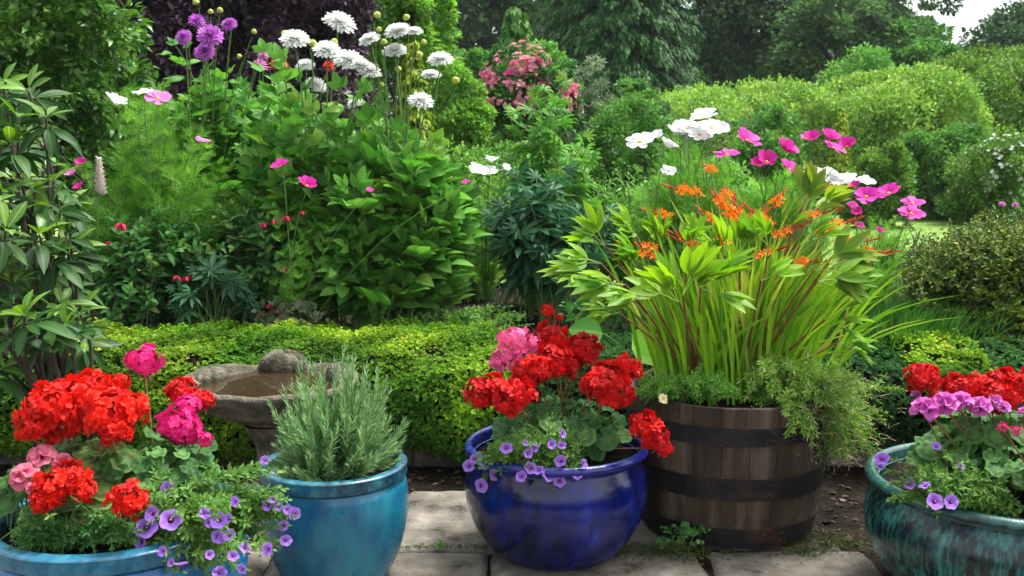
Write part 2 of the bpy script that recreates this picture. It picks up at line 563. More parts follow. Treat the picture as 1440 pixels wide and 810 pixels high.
def crown_points(c, rad, ncl, per, rc, seed, zmin=-.5, amp=.2, core=.35):
    """leaf positions in clumps spread over (and inside) a lumpy crown"""
    k1 = int(ncl * (1 - core)); d = rdir(ncl, zmin)
    f = lump(d, seed, amp) * np.where(np.arange(ncl) < k1, rng.uniform(.8, 1, ncl), rng.uniform(.3, .8, ncl))
    cc = np.asarray(c) + d * np.asarray(rad) * f[:, None]
    rr = rc * rng.uniform(.6, 1.3, ncl)
    dd = rdir(ncl * per, -1).reshape(ncl, per, 3)
    q = rng.uniform(.55, 1.08, (ncl, per, 1))
    P = cc[:, None, :] + dd * q * rr[:, None, None] * np.array([1, 1, .75])
    return P.reshape(-1, 3), dd.reshape(-1, 3), cc, np.repeat(d, per, 0)

def add_crown(mb, c, rad, ncl, per, rc, size, temps, seed=1, zmin=-.5, amp=.2, core=.3, mi=0, droopy=.0, szj=.4):
    P, dd, cc, od = crown_points(c, rad, ncl, per, rc, seed, zmin, amp, core)
    k = len(P)
    d = nrm(dd * .9 + od * .4 + rng.normal(0, .5, (k, 3)) + np.array([0, 0, -droopy]))
    n = nrm(dd * .7 + np.array([0, 0, .9]) + rng.normal(0, .35, (k, 3)))
    cl = Cloud(); cl.add(P, d, n, size * rng.uniform(1 - szj, 1 + szj, k))
    # clump-wise colour tendency
    r = np.clip(np.repeat(rng.random(ncl), per) * .55 + rng.random(k) * .45, 0, 1)
    cl.emit(mb, temps, mi, .1, r)
    return cc

def limb_tree(name, label, cat, base, c, rad, ncl, per, rc, size, temps, mat, bark, seed=1, tr=.15, zmin=-.5, amp=.2, group=None, core=.3, limbs=14, droopy=0.0):
    base = np.asarray(base, float); c = np.asarray(c, float)
    o = thing(name, base, label, cat, group)
    mb = MB(); cc = add_crown(mb, c, rad, ncl, per, rc, size, temps, seed, zmin, amp, core, 0, droopy)
    mb.build('crown', mat, o)
    tm = MB(); top = c + np.array([0, 0, rad[2] * .45])
    m = (base + top) / 2 + np.array([rng.normal(0, tr), rng.normal(0, tr), 0])
    tp = bez(base, m, top, 10); tm.tube(tp, np.linspace(tr, tr * .2, 10), 8)
    for i in rng.choice(len(cc), min(limbs, len(cc)), replace=False):
        k = rng.integers(2, 8); s = tp[k]; e = cc[i]
        mid = (s + e) / 2 + np.array([0, 0, .12 * np.linalg.norm(e - s)])
        tm.tube(bez(s, mid, e, 7), np.linspace(tr * .45, tr * .07, 7), 5)
    tm.build('trunk', bark, o)
    return o

def localize():
    """children carry world-space meshes: cancel the root's location so everything stays in place"""
    for o in list(COL.objects):
        if o.type == 'EMPTY' and o.parent is None:
            L = np.array(o.location)
            for ch in o.children:
                if ch.get('_local'): 
                    del ch['_local']; continue
                ch.location = [float(a - b) for a, b in zip(ch.location, L)]

def place_dir(o, pos, nd, s, spin=None, parent=None):
    """orient an object (template faces +Z) so that +Z points along nd"""
    from mathutils import Vector, Quaternion
    q = Vector([float(a) for a in nd]).to_track_quat('Z', 'Y')
    q = q @ Quaternion((0, 0, 1), random.uniform(0, 6.28) if spin is None else spin)
    o.rotation_mode = 'QUATERNION'; o.rotation_quaternion = q
    o.location = [float(a) for a in pos]
    o.scale = (s, s, s) if np.isscalar(s) else s
    if parent is not None: o.parent = parent
    return o

class Proto:
    """a few variants of one part; copies share mesh data"""
    def __init__(self): self.o = []
    def add(self, o):
        COL.objects.unlink(o); self.o.append(o); return self
    def put(self, pos, nd, s, parent, spin=None, name=None):
        src = random.choice(self.o)
        def cp(a, par):
            b = a.copy(); COL.objects.link(b); b.parent = par
            return b
        b = cp(src, parent)
        for ch in src.children:
            d = cp(ch, b)
        place_dir(b, pos, nd, s, spin)
        return b

def sub(proto_obj, child):
    child.parent = proto_obj; COL.objects.unlink(child)

# ------------------------------------------------------------------ palette
M = {}
def LM(k, *a, **kw):
    M[k] = leaf_mat(k, *a, **kw); return M[k]
LM('dahlia leaf', (.07, .22, .032), (.16, .38, .065), rib=(.18, .34, .07), rough=.48, trans=.35, cc=(.20, .36, .05))
LM('dahlia dark leaf', (.028, .095, .022), (.06, .17, .038), rib=(.12, .25, .09), rough=.5)
LM('rhododendron leaf', (.05, .13, .035), (.13, .25, .06), rib=(.28, .36, .13), rough=.38, spec=.45, trans=.15)
LM('fuchsia leaf', (.034, .13, .028), (.085, .25, .055), rib=(.12, .24, .08), rough=.5, cc=(.22, .30, .06))
LM('cosmos leaf', (.09, .27, .035), (.22, .44, .07), rough=.55, trans=.45)
LM('lupin leaf', (.022, .085, .036), (.05, .15, .06), rib=(.09, .19, .11), rough=.5)
LM('fresh leaf', (.09, .26, .04), (.20, .40, .08), rib=(.22, .4, .14), rough=.5)
LM('lime leaf', (.11, .28, .04), (.25, .45, .08), rough=.5, trans=.4)
LM('saxifrage leaf', (.06, .19, .02), (.24, .41, .03), cc=(.42, .50, .07), rough=.5, trans=.3, noise=3, tint=.35)
LM('lavender leaf', (.15, .29, .11), (.28, .44, .19), rough=.6)
LM('geranium leaf', (.045, .15, .035), (.09, .23, .05), rib=None, band=(.05, .085, .035), rough=.55, noise=20)
LM('geranium pale leaf', (.10, .22, .06), (.17, .30, .07), band=(.08, .06, .035), rough=.55, noise=20)
LM('small leaf', (.09, .22, .04), (.18, .34, .07), rough=.5)
LM('trailer leaf', (.13, .30, .035), (.28, .46, .07), cc=(.45, .40, .25), rough=.55)
LM('sedum leaf', (.09, .25, .03), (.16, .36, .05), rough=.45)
LM('crocosmia blade', (.09, .25, .02), (.27, .48, .035), cc=(.40, .36, .10), rib=(.3, .48, .09), rough=.42, trans=.4)
LM('peony leaf', (.12, .29, .025), (.25, .43, .04), rib=(.32, .46, .10), rough=.42, trans=.4)
LM('peony red leaf', (.12, .27, .03), (.24, .38, .045), rib=(.38, .3, .1), rough=.42, trans=.35, tipc=(.26, .22, .03))
LM('azalea leaf', (.035, .085, .012), (.14, .20, .025), cc=(.30, .34, .06), rough=.5, spec=.15, trans=.15)
LM('grass blade', (.03, .11, .018), (.07, .19, .03), rough=.5)
LM('ivy leaf', (.04, .12, .022), (.13, .29, .045), cc=(.34, .50, .10), rough=.33, spec=.4)
LM('plum leaf', (.06, .038, .055), (.15, .10, .14), rough=.45, trans=.1, cc=(.17, .08, .09))
LM('dark tree leaf', (.025, .068, .026), (.075, .16, .05), rough=.55, trans=.15)
LM('conifer spray', (.016, .070, .016), (.05, .15, .03), rough=.6, trans=.1)
LM('mid tree leaf', (.06, .17, .035), (.14, .31, .06), rough=.55)
LM('birch leaf', (.045, .11, .035), (.10, .19, .06), rough=.55)
LM('hedge leaf', (.06, .15, .025), (.16, .30, .045), cc=(.28, .38, .08), rough=.5)
LM('gold hedge leaf', (.13, .29, .05), (.30, .47, .09), cc=(.46, .54, .12), rough=.5)
LM('grey leaf', (.12, .19, .10), (.24, .31, .19), rough=.6)
LM('gold conifer spray', (.22, .36, .03), (.40, .50, .05), rough=.55, trans=.3)
LM('heuchera leaf', (.10, .13, .08), (.16, .22, .12), rough=.5, cc=(.2, .1, .07))
M['stem green'] = rough_mat('stem green', [(.08, .17, .04), (.14, .26, .06)], 30, 3, .6, .1)
M['stem red'] = rough_mat('stem red', [(.16, .06, .025), (.26, .13, .05)], 25, 3, .5, .1)
M['stem dark'] = rough_mat('stem dark', [(.05, .06, .03), (.10, .10, .05)], 30, 3, .7, .1)
M['bark'] = rough_mat('bark', [(.05, .04, .03), (.13, .11, .085)], 8, 8, .9, .6, 30, (1, 1, .3))
M['soil'] = rough_mat('soil', [(.004, .003, .0025), (.012, .009, .006), (.032, .024, .017)], 14, 10, .95, 1.0, 60, bdist=.02, spec=.08)
M['litter'] = leaf_mat('litter', (.02, .013, .008), (.08, .058, .036), cc=(.2, .18, .13), rough=.8, trans=0)
P_ = petal_mat
M['red petal'] = P_('red petal', (.72, .008, .006), (.42, .003, .005), trans=.25, rough=.6)
M['scarlet petal'] = P_('scarlet petal', (.82, .020, .006), (.55, .006, .005), trans=.25, rough=.6)
M['magenta petal'] = P_('magenta petal', (.80, .02, .22), (.62, .01, .16), centre=(.85, .10, .30), trans=.3)
M['pink petal'] = P_('pink petal', (.85, .16, .36), (.74, .09, .28), centre=(.75, .05, .18), trans=.3)
M['pale pink petal'] = P_('pale pink petal', (.82, .26, .36), (.75, .17, .27), centre=(.5, .03, .1), cpos=(.05, .55), trans=.3)
M['white petal'] = P_('white petal', (.88, .88, .86), (.84, .85, .82), centre=(.72, .74, .4), cpos=(.0, .15), trans=.4)
M['cosmos white'] = P_('cosmos white', (.84, .84, .84), (.78, .79, .8), centre=(.7, .72, .6), cpos=(0, .2), trans=.35)
M['cosmos magenta'] = P_('cosmos magenta', (.72, .03, .42), (.60, .015, .30), centre=(.40, .01, .15), cpos=(.05, .35), trans=.35)
M['cosmos pink'] = P_('cosmos pink', (.72, .25, .58), (.62, .18, .50), trans=.35)
M['purple petal'] = P_('purple petal', (.52, .10, .58), (.62, .20, .66), trans=.35)
M['violet petal'] = P_('violet petal', (.33, .12, .66), (.44, .20, .74), centre=(.08, .008, .16), cpos=(.15, .42), trans=.35, edge=(.46, .26, .80))
M['mauve petal'] = P_('mauve petal', (.58, .09, .42), (.70, .22, .56), centre=(.25, .02, .25), cpos=(.1, .45), trans=.3)
M['orange petal'] = P_('orange petal', (.90, .24, .012), (.88, .14, .01), centre=(.85, .40, .03), cpos=(.0, .5), trans=.3)
M['red bud'] = P_('red bud', (.55, .04, .012), (.66, .09, .015), trans=.2)
M['yellow centre'] = rough_mat('yellow centre', [(.55, .33, .02), (.75, .55, .05)], 90, 3, .8, .6, 300)
M['green centre'] = rough_mat('green centre', [(.3, .42, .06), (.55, .6, .12)], 60, 3, .7, .5, 200)
M['fuchsia petal'] = P_('fuchsia petal', (.55, .01, .05), (.5, .01, .16), trans=.2)
M['cream petal'] = P_('cream petal', (.78, .74, .40), (.75, .70, .36), centre=(.75, .5, .05), cpos=(.1, .4), trans=.3)
M['rose petal'] = P_('rose petal', (.72, .22, .34), (.76, .40, .42), trans=.25)
M['rose dark petal'] = P_('rose dark petal', (.66, .03, .24), (.72, .08, .30), trans=.25)
M['faded petal'] = P_('faded petal', (.74, .62, .62), (.82, .78, .72), trans=.2)

# ------------------------------------------------------------------ ground, lawn, paving, beds
def sheet(name, xs, ys, zf, mat, kind='structure', mods=None):
    X, Y = np.meshgrid(xs, ys)
    Z = zf(X, Y)
    V = np.stack([X, Y, Z], -1).reshape(-1, 3)
    nx = len(xs)
    i = np.arange((len(ys) - 1))[:, None] * nx + np.arange(nx - 1)[None, :]
    F = np.stack([i, i + 1, i + nx + 1, i + nx], -1).reshape(-1, 4)
    mb = MB(); mb.v.append(V); mb.l.append(F.reshape(-1)); mb.t.append(np.full(len(F), 4)); mb.uv.append(np.zeros((F.size, 2)))
    mb.r.append(rng.random(len(F))); mb.m.append(np.zeros(len(F), int)); mb.n = len(V)
    o = mb.build(name, mat); o['kind'] = kind
    return o

def bumps(X, Y, s, a, seed=0):
    r = np.random.default_rng(seed); z = 0
    for i in range(6):
        k = r.normal(size=2) * s * (1 + i * .7)
        z = z + a / (1 + i * .6) * np.sin(X * k[0] + Y * k[1] + r.uniform(0, 6))
    return z

def sstep(a, b, x):
    t = np.clip((x - a) / (b - a), 0, 1); return t * t * (3 - 2 * t)

def ground_z(X, Y):
    z = -.035 + .415 * sstep(4.30, 4.42, Y)
    near = np.exp(-np.maximum(Y - 7.5, 0) / 4)
    return z + bumps(X, Y, 5, .008, 1) * near + bumps(X, Y, 1.2, .008, 2) * near

xs = np.unique(np.concatenate([np.linspace(-150, -4, 14), np.linspace(-4, 4, 161), np.linspace(4, 150, 14)]))
ys = np.unique(np.concatenate([np.linspace(-6, 2, 8), np.linspace(2, 8, 150), np.linspace(8, 200, 30)]))
g_near = sheet('ground', xs, ys, ground_z, M['soil'])

M['lawn'] = rough_mat('lawn', [(.10, .20, .035), (.17, .28, .05), (.26, .36, .09)], 3, 8, .9, .5, 120)
sheet('lawn', np.linspace(-25, 40, 60), np.linspace(7.2, 60, 60), lambda X, Y: .415 + bumps(X, Y, .6, .003, 3), M['lawn'])

# rounded grass tufts on the lawn that can be seen
gb = MB(); bl = [leafT(.07, 2, .2, d, .3) for d in (.1, .5)]
k = 26000
u = rng.random(k); Yg = 7.3 + 9 * u ** 1.3
Xg = rng.uniform(-.25, 1, k)
Xg = np.where(rng.random(k) < .4, (rng.uniform(620, 760, k) - 720) / FPX * Yg, (rng.uniform(1050, 1450, k) - 720) / FPX * Yg)
cl = Cloud(); d = nrm(np.stack([rng.normal(0, .4, k), rng.normal(0, .4, k), np.ones(k)], -1))
cl.add(np.stack([Xg, Yg, np.full(k, .41)], -1), d, rng.normal(size=(k, 3)), rng.uniform(.03, .06, k))
M['lawn blade'] = leaf_mat('lawn blade', (.13, .26, .05), (.24, .36, .09), cc=(.4, .42, .16), rough=.6, trans=.3)
cl.emit(gb, bl, 0, 0); tag(gb.build('lawn_grass', M['lawn blade']), kind='stuff')

# paving slabs
M['stone'] = rough_mat('stone', [(.035, .03, .022), (.10, .09, .072), (.165, .148, .12), (.28, .255, .215)], 7, 15, .92, .9, 110, bdist=.006, pos=[.35, .42, .55, .70])
def slab(mb, x0, x1, y0, y1, ztop, seed, rot=0.0):
    r = np.random.default_rng(seed); n = 26
    gx = np.linspace(0, 1, n); gy = np.linspace(0, 1, n)
    X, Y = np.meshgrid(gx, gy)
    e = np.minimum(np.minimum(X, 1 - X) * (x1 - x0), np.minimum(Y, 1 - Y) * (y1 - y0))
    px = x0 + X * (x1 - x0); py = y0 + Y * (y1 - y0)
    px = px + np.where((gx[None, :] == 0) | (gx[None, :] == 1), bumps(py * 9, py * 4, 1, .004, seed), 0)
    py = py + np.where((gy[:, None] == 0) | (gy[:, None] == 1), bumps(px * 9, px * 4, 1, .004, seed + 1), 0)
    z = ztop + bumps(px, py, 14, .0016, seed + 2) - .02 * np.exp(-(e / .012))
    cx, cy = (x0 + x1) / 2, (y0 + y1) / 2
    c, s = cos(rot), sin(rot)
    qx = cx + (px - cx) * c - (py - cy) * s; qy = cy + (px - cx) * s + (py - cy) * c
    V = np.stack([qx, qy, z], -1).reshape(-1, 3); i = np.arange(n - 1)[:, None] * n + np.arange(n - 1)[None, :]
    F = [tuple(q) for q in np.stack([i, i + 1, i + n + 1, i + n], -1).reshape(-1, 4)]
    b = len(V); ring = list(range(0, n)) + [n * k + n - 1 for k in range(1, n)] + [n * (n - 1) + k for k in range(n - 2, -1, -1)] + [n * k for k in range(n - 2, 0, -1)]
    low = V[ring].copy(); low[:, 2] = ztop - .06
    V = np.concatenate([V, low]); L = len(ring)
    for k in range(L): F.append((ring[k], b + k, b + (k + 1) % L, ring[(k + 1) % L]))
    mb.add(T(V, F), rnd=r.random())
pm = MB(); sdn = 50
for (y0, y1, xl) in [(3.235, 3.84, [-2.9, -2.2, -1.62, -1.05, -.42, .245]),
                     (2.62, 3.222, [-2.7, -2.05, -1.42, -.80, -.07, .64, 1.19]),
                     (2.0, 2.607, [-2.9, -2.2, -1.6, -1.0, -.38, .25, .86, 1.3]),
                     (1.38, 1.988, [-2.6, -2.0, -1.4, -.8, -.1, .5, 1.15])]:
    for a, b in zip(xl[:-1], xl[1:]):
        sdn += 5
        slab(pm, a + .005, b - .006, y0, y1, rng.uniform(-.003, .003), sdn, rng.normal(0, .006))
slab(pm, .255, .62, 3.236, 3.60, .0, 333, .01)
slab(pm, .62, 1.12, 3.232, 3.36, -.004, 334, -.01)
pv = pm.build('paving', M['stone']); tag(pv, kind='structure')

# leaf litter, chips and crumbs on the soil
lm = MB(); k = 8000
X = rng.uniform(-3, 3.2, k); Y = rng.uniform(3.2, 6.6, k)
ok = (Y > 4.42) | (Y > 3.86) & (Y < 4.28) | ((X > 1.2) & (Y < 4.28)) | ((X > .6) & (Y > 3.37) & (Y < 4.28))
X, Y = X[ok], Y[ok]; k = len(X)
chip = T([(-.5, -.35, 0), (.5, -.4, .05), (.6, .3, .0), (-.3, .5, .1), (0, 0, .28)], [(0, 1, 4), (1, 2, 4), (2, 3, 4), (3, 0, 4)])
B = basis(nrm(np.stack([rng.normal(size=k), rng.normal(size=k), rng.normal(0, .3, k)], -1)), np.array([[0, 0, 1.]]) + rng.normal(0, .25, (k, 3)))
lm.inst(chip, B, np.stack([X, Y, ground_z(X, Y) + .004], -1), rng.uniform(.006, .028, k))
tag(lm.build('leaf_litter', M['litter'], smooth=False), kind='stuff')

fm = MB(); k = 260
X = rng.uniform(-1.3, 1.2, k); Y = rng.uniform(2.7, 3.8, k); fl_ = leafT(.6, 2, .3, .3, .5)
fm.inst(fl_, basis(nrm(np.stack([rng.normal(size=k), rng.normal(size=k), rng.normal(0, .15, k)], -1)), np.array([[0, 0, 1.]]) + rng.normal(0, .2, (k, 3))), np.stack([X, Y, np.full(k, .005)], -1), rng.uniform(.004, .016, k))
tag(fm.build('fallen_debris', M['litter']), kind='stuff')

# low retaining wall of the raised bed
M['wall stone'] = rough_mat('wall stone', [(.05, .042, .032), (.12, .10, .075), (.20, .17, .13)], 6, 8, .95, .9, 30, bdist=.02)
wr = thing('retaining_wall', (0, 4.25, 0), 'low dark stone retaining wall holding up the raised bed behind the pots', 'wall')
wm = MB()
for row in range(4):
    x = -4.6 + (row % 2) * .12
    while x < 5.2:
        w = rng.uniform(.16, .34); z0 = -.03 + row * .1; h = .097
        cv = []
        for (sx, sz) in [(0, 0), (1, 0), (1, 1), (0, 1)]:
            cv.append((x + sx * (w - .006), sz))
        y0 = 4.20 + rng.uniform(-.012, .012)
        b = .012
        V = [(x, y0 + b, z0), (x + w - .006, y0 + b, z0), (x + w - .006, y0 + b, z0 + h - .005), (x, y0 + b, z0 + h - .005),
             (x + b, y0, z0 + b), (x + w - .006 - b, y0, z0 + b), (x + w - .006 - b, y0, z0 + h - .005 - b), (x + b, y0, z0 + h - .005 - b),
             (x, 4.34, z0), (x + w - .006, 4.34, z0), (x + w - .006, 4.34, z0 + h - .005), (x, 4.34, z0 + h - .005)]
        F = [(4, 5, 6, 7), (0, 1, 5, 4), (1, 2, 6, 5), (2, 3, 7, 6), (3, 0, 4, 7), (3, 2, 10, 11), (1, 9, 10, 2), (0, 3, 11, 8)]
        wm.add(T(V, F)); x += w
wm.build('stonework', M['wall stone'], wr, smooth=False)

# ------------------------------------------------------------------ pots
def lathe(prof, n=96, rf=None, uvs=True):
    V = []; U = []; F = []; m = len(prof)
    for k, (r, z) in enumerate(prof):
        for i in range(n):
            a = 2 * pi * i / n
            rr, zz = (r, z) if rf is None else rf(r, z, a, k)
            V.append((rr * cos(a), rr * sin(a), zz)); U.append((i / n, k / (m - 1)))
    for k in range(m - 1):
        for i in range(n):
            j = (i + 1) % n
            F.append((k * n + i, k * n + j, (k + 1) * n + j, (k + 1) * n + i))
    return T(V, F, U)

def smooth_prof(pts, n=5):
    """Catmull-Rom through the profile points"""
    P = np.array([pts[0]] + list(pts) + [pts[-1]], float); out = []
    for i in range(1, len(P) - 2):
        for t in np.linspace(0, 1, n, endpoint=False):
            a, b, c, d = P[i - 1], P[i], P[i + 1], P[i + 2]
            out.append(.5 * ((2 * b) + (-a + c) * t + (2 * a - 5 * b + 4 * c - d) * t * t + (-a + 3 * b - 3 * c + d) * t ** 3))
    out.append(P[-2]); return [tuple(x) for x in out]

def pot(px, Y, R_, H, body_pts, rim_pts, glaze, rimglaze, label, soil_z):
    o = thing('glazed_pot', (0, 0, 0), label, 'plant pot')
    x = (px - 720) / FPX * (Y * cos(PITCH) + (CAM_H - H * .6) * sin(PITCH))
    o.location = (x, Y, 0)
    def part(prof, name, mat):
        mb = MB(); mb.add(lathe(smooth_prof([(r * R_, z * H) for r, z in prof], 5), 112))
        c = mb.build(name, mat, o); c['_local'] = 1; return c
    part(body_pts, 'body', glaze)
    part(rim_pts, 'rim', rimglaze)
    s = MB(); n = 30; rs = [i / 8 for i in range(9)]
    inner = .86 * R_
    prof = [(max(r, .002) * inner, soil_z * H + .018 * (1 - r * r) ) for r in rs]
    s.add(lathe(prof, 40, lambda r, z, a, k: (r, z + .006 * sin(a * 5 + r * 60) + .004 * sin(a * 9 - r * 90))))
    c = s.build('potting_soil', M['soil'], o); c['_local'] = 1
    return o, np.array([x, Y, soil_z * H])

body_blue = [(.62, .0), (.66, .012), (.80, .13), (.93, .32), (1.0, .55), (.985, .72), (.93, .84), (.905, .885)]
rim_blue = [(.905, .886), (.945, .905), (1.0, .935), (1.005, .965), (.985, .99), (.955, 1.0), (.925, .985), (.915, .94), (.90, .75), (.82, .5)]
body_teal = [(.68, .0), (.72, .012), (.83, .15), (.94, .36), (.995, .6), (.985, .78), (.955, .855), (.935, .872)]
rim_teal = [(.935, .873), (.975, .885), (.985, .92), (.985, .965), (.99, .985), (.955, 1.0), (.885, 1.0), (.862, .985), (.86, .94), (.86, .7), (.8, .5)]
g_blue = glaze_mat('cobalt glaze', [(.001, .001, .008), (.002, .003, .035), (.003, .009, .14), (.012, .05, .40)], [.30, .44, .58, .76], 5, .16)
g_bluer = glaze_mat('cobalt rim glaze', [(.004, .006, .05), (.012, .02, .20), (.08, .12, .45)], [.34, .54, .75], 8, .6)
g_teal = glaze_mat('turquoise glaze', [(.004, .028, .09), (.006, .09, .19), (.012, .17, .25), (.04, .25, .28)], [.30, .42, .56, .76], 5, .5, rough=.2)
g_tealr = glaze_mat('turquoise rim glaze', [(.004, .02, .045), (.02, .13, .18), (.10, .30, .34)], [.38, .52, .68], 7, .9, rough=.22)
g_left = glaze_mat('azure glaze', [(.003, .026, .10), (.005, .07, .24), (.010, .15, .35), (.03, .22, .38)], [.30, .42, .56, .76], 5, .3, rough=.18)
g_leftr = glaze_mat('azure rim glaze', [(.004, .04, .09), (.015, .13, .22), (.07, .27, .35)], [.34, .50, .7], 7, .8, rough=.2)
g_green = glaze_mat('green glaze', [(.002, .008, .008), (.004, .028, .028), (.012, .085, .074), (.05, .22, .19)], [.41, .47, .52, .64], 20, .09, rough=.16)
g_greenr = glaze_mat('green rim glaze', [(.006, .025, .025), (.02, .085, .075), (.09, .20, .17)], [.36, .52, .72], 10, .6)

pot_left, s_left = pot(170, 2.50, .325, .393, body_teal, rim_teal, g_left, g_leftr, 'wide azure blue glazed pot with banded rim at the bottom left, crammed with red geraniums', .90)
pot_teal, s_teal = pot(471, 3.03, .232, .365, body_teal, rim_teal, g_teal, g_tealr, 'turquoise glazed pot with streaked rim, planted with a lavender bush', .86)
pot_blue, s_blue = pot(782, 3.23, .305, .372, body_blue, rim_blue, g_blue, g_bluer, 'squat dark cobalt blue glazed pot standing in the middle of the paving', .88)
pot_green, s_green = pot(1414, 2.87, .402, .366, body_blue, rim_blue, g_green, g_greenr, 'large dark green streaky glazed pot cut by the right edge of the photo', .88)

# half barrel
M['oak'] = rough_mat('oak', [(.014, .009, .006), (.055, .037, .024), (.15, .115, .08)], 11, 12, .8, .9, 60, (1, 1, .10), bdist=.008, pos=[.3, .5, .72])
M['hoop'] = rough_mat('hoop', [(.006, .006, .008), (.015, .014, .016), (.06, .026, .014)], 9, 10, .55, .6, 70, pos=[.35, .52, .68])
BX, BY, BH = (1020 - 720) / FPX * 3.62, 3.50, .50
bar = thing('half_barrel', (BX, BY, 0), 'weathered oak half barrel planter with dark iron hoops', 'barrel')
def brad(f): return .302 + .058 * sin(f * pi / 2) ** .9
ns = 24
for i in range(ns):
    a0 = 2 * pi * i / ns + .0022; a1 = 2 * pi * (i + 1) / ns - .0022
    V = []; F = []; m = 9; q = 3
    for k in range(m):
        f = k / (m - 1)
        for (ro, aa) in [(0, t) for t in np.linspace(a0, a1, q)] + [(-.024, a1), (-.024, a0)]:
            edge = .0015 if aa in (a0, a1) and ro == 0 else 0
            r = brad(f) + ro - edge
            V.append((r * cos(aa), r * sin(aa), f * BH + (rng.uniform(-.001, .001) if k == m - 1 else 0)))
    for k in range(m - 1):
        for j in range(5):
            jj = (j + 1) % 5
            F.append((k * 5 + j, k * 5 + jj, k * 5 + 5 + jj, k * 5 + 5 + j))
    b = (m - 1) * 5; F.append((b, b + 1, b + 2, b + 3, b + 4))
    mb = MB(); mb.add(T(V, F)); c = mb.build('stave', M['oak'], bar, smooth=False); c['_local'] = 1
for (z0, z1) in [(.012, .082), (.185, .262), (.375, .435)]:
    pr = [(brad(z0 / BH) - .002, z0), (brad(z0 / BH) + .004, z0 + .001), (brad(z1 / BH) + .004, z1 - .001), (brad(z1 / BH) - .002, z1)]
    mb = MB(); mb.add(lathe(pr, 96)); c = mb.build('hoop', M['hoop'], bar, smooth=False); c['_local'] = 1
    for a_ in (R(-78), R(-66)):          # rivets of the lap joint
        for zz in (.3, .7):
            z_ = z0 + (z1 - z0) * zz; rr_ = brad(z_ / BH) + .004; d_ = np.array([cos(a_), sin(a_), 0]); rv = MB(); rv.add(dome(.007, .005, 8), B=basis(np.array([0, 0, 1.]), d_), pos=d_ * rr_ + [0, 0, z_]); rv.build('rivet', M['hoop'], c)

mb = MB(); mb.add(lathe([(max(r, .003) * (brad(1) - .026), BH - .035 + .02 * (1 - r * r)) for r in np.linspace(0, 1, 8)], 40, lambda r, z, a, k: (r, z + .006 * sin(a * 5 + r * 60))))
c = mb.build('potting_soil', M['soil'], bar); c['_local'] = 1
s_bar = np.array([BX, BY, BH - .02])

# bird bath
M['bath stone'] = rough_mat('bath stone', [(.035, .035, .02), (.085, .078, .05), (.15, .135, .095), (.27, .25, .20)], 11, 14, .92, 1.0, 70, bdist=.014, pos=[.34, .45, .56, .72])
wmat, n_, l_, p_, o_ = _mat('bath water')
p_.inputs['Base Color'].default_value = (.035, .022, .012, 1); p_.inputs['Roughness'].default_value = .03; p_.inputs['IOR'].default_value = 1.33
p_.inputs['Specular IOR Level'].default_value = .7
tx = n_.new('ShaderNodeTexNoise'); tx.inputs['Scale'].default_value = 9; bp = n_.new('ShaderNodeBump'); bp.inputs['Strength'].default_value = .05
l_.new(tx.outputs[0], bp.inputs['Height']); l_.new(bp.outputs[0], p_.inputs['Normal'])
QX, QY, QZ = (380 - 720) / FPX * 3.83, 3.73, .455
bath = thing('bird_bath', (QX, QY, 0), 'old mossy stone bird bath with scalloped shell rim, behind the turquoise pot', 'bird bath')
def bowl_mod(r, z, a, k):
    w = max(0, (r - .12) / .2)
    s = abs(sin(a * 4.5 + .4))
    return r * (1 + .055 * w * s), z + w * .014 * (s - .5) + w * w * .006 * sin(3 * a)
pr = smooth_prof([(.045, .26), (.06, .29), (.14, .325), (.235, .375), (.295, .425), (.322, .452), (.318, .468), (.300, .472), (.278, .455), (.24, .425), (.15, .395), (.004, .385)], 5)
mb = MB(); mb.add(lathe(pr, 120, bowl_mod)); c = mb.build('bowl', M['bath stone'], bath); c['_local'] = 1
pr = smooth_prof([(.15, -.03), (.15, .02), (.12, .05), (.065, .09), (.052, .16), (.06, .22), (.085, .27), (.10, .30)], 5)
mb = MB(); mb.add(lathe(pr, 48)); c = mb.build('pedestal', M['bath stone'], bath); c['_local'] = 1
mb = MB(); mb.add(lathe([(r, .446) for r in np.linspace(.002, .285, 6)], 60)); c = mb.build('water', wmat, bath); c['_local'] = 1
def shell(ang, r0, s, hh):
    def f(r, z, a, k):
        rib = 1 + .10 * abs(sin(a * 6)) * min(1, r / .5) - .05
        return r * rib, z * (1 + .12 * sin(a * 3 + s * 90)) + .05 * abs(sin(a * 6)) * r
    pr = [(max(.002, sin(t)) ** .75, cos(t) ** 1 * .95) for t in np.linspace(0, pi * .6, 12)]
    mb = MB(); t = lathe(pr, 96, f)
    t.v[:, 0] *= s * 1.25; t.v[:, 1] *= s * .75; t.v[:, 2] *= hh
    t.v = t.v @ rotz(ang - pi / 2).T + np.array([r0 * cos(ang), r0 * sin(ang), .455])
    mb.add(t); c = mb.build('shell_ornament', M['bath stone'], bath); c['_local'] = 1
for a, s_, h_ in [(92, .078, .072), (28, .07, .05), (3, .05, .035), (156, .07, .042), (-50, .05, .016), (232, .05, .016)]:
    shell(R(a), .285, s_, h_)

# ================================================================== BACKGROUND TREES AND HEDGES
def box3(pxl, pxr, pyt, pyb, Y):
    """centre and half-sizes of a crown that spans these picture limits at distance Y"""
    a = W(pxl, pyb, Y); b = W(pxr, pyt, Y)
    return (a + b) / 2, (b[0] - a[0]) / 2, (b[2] - a[2]) / 2

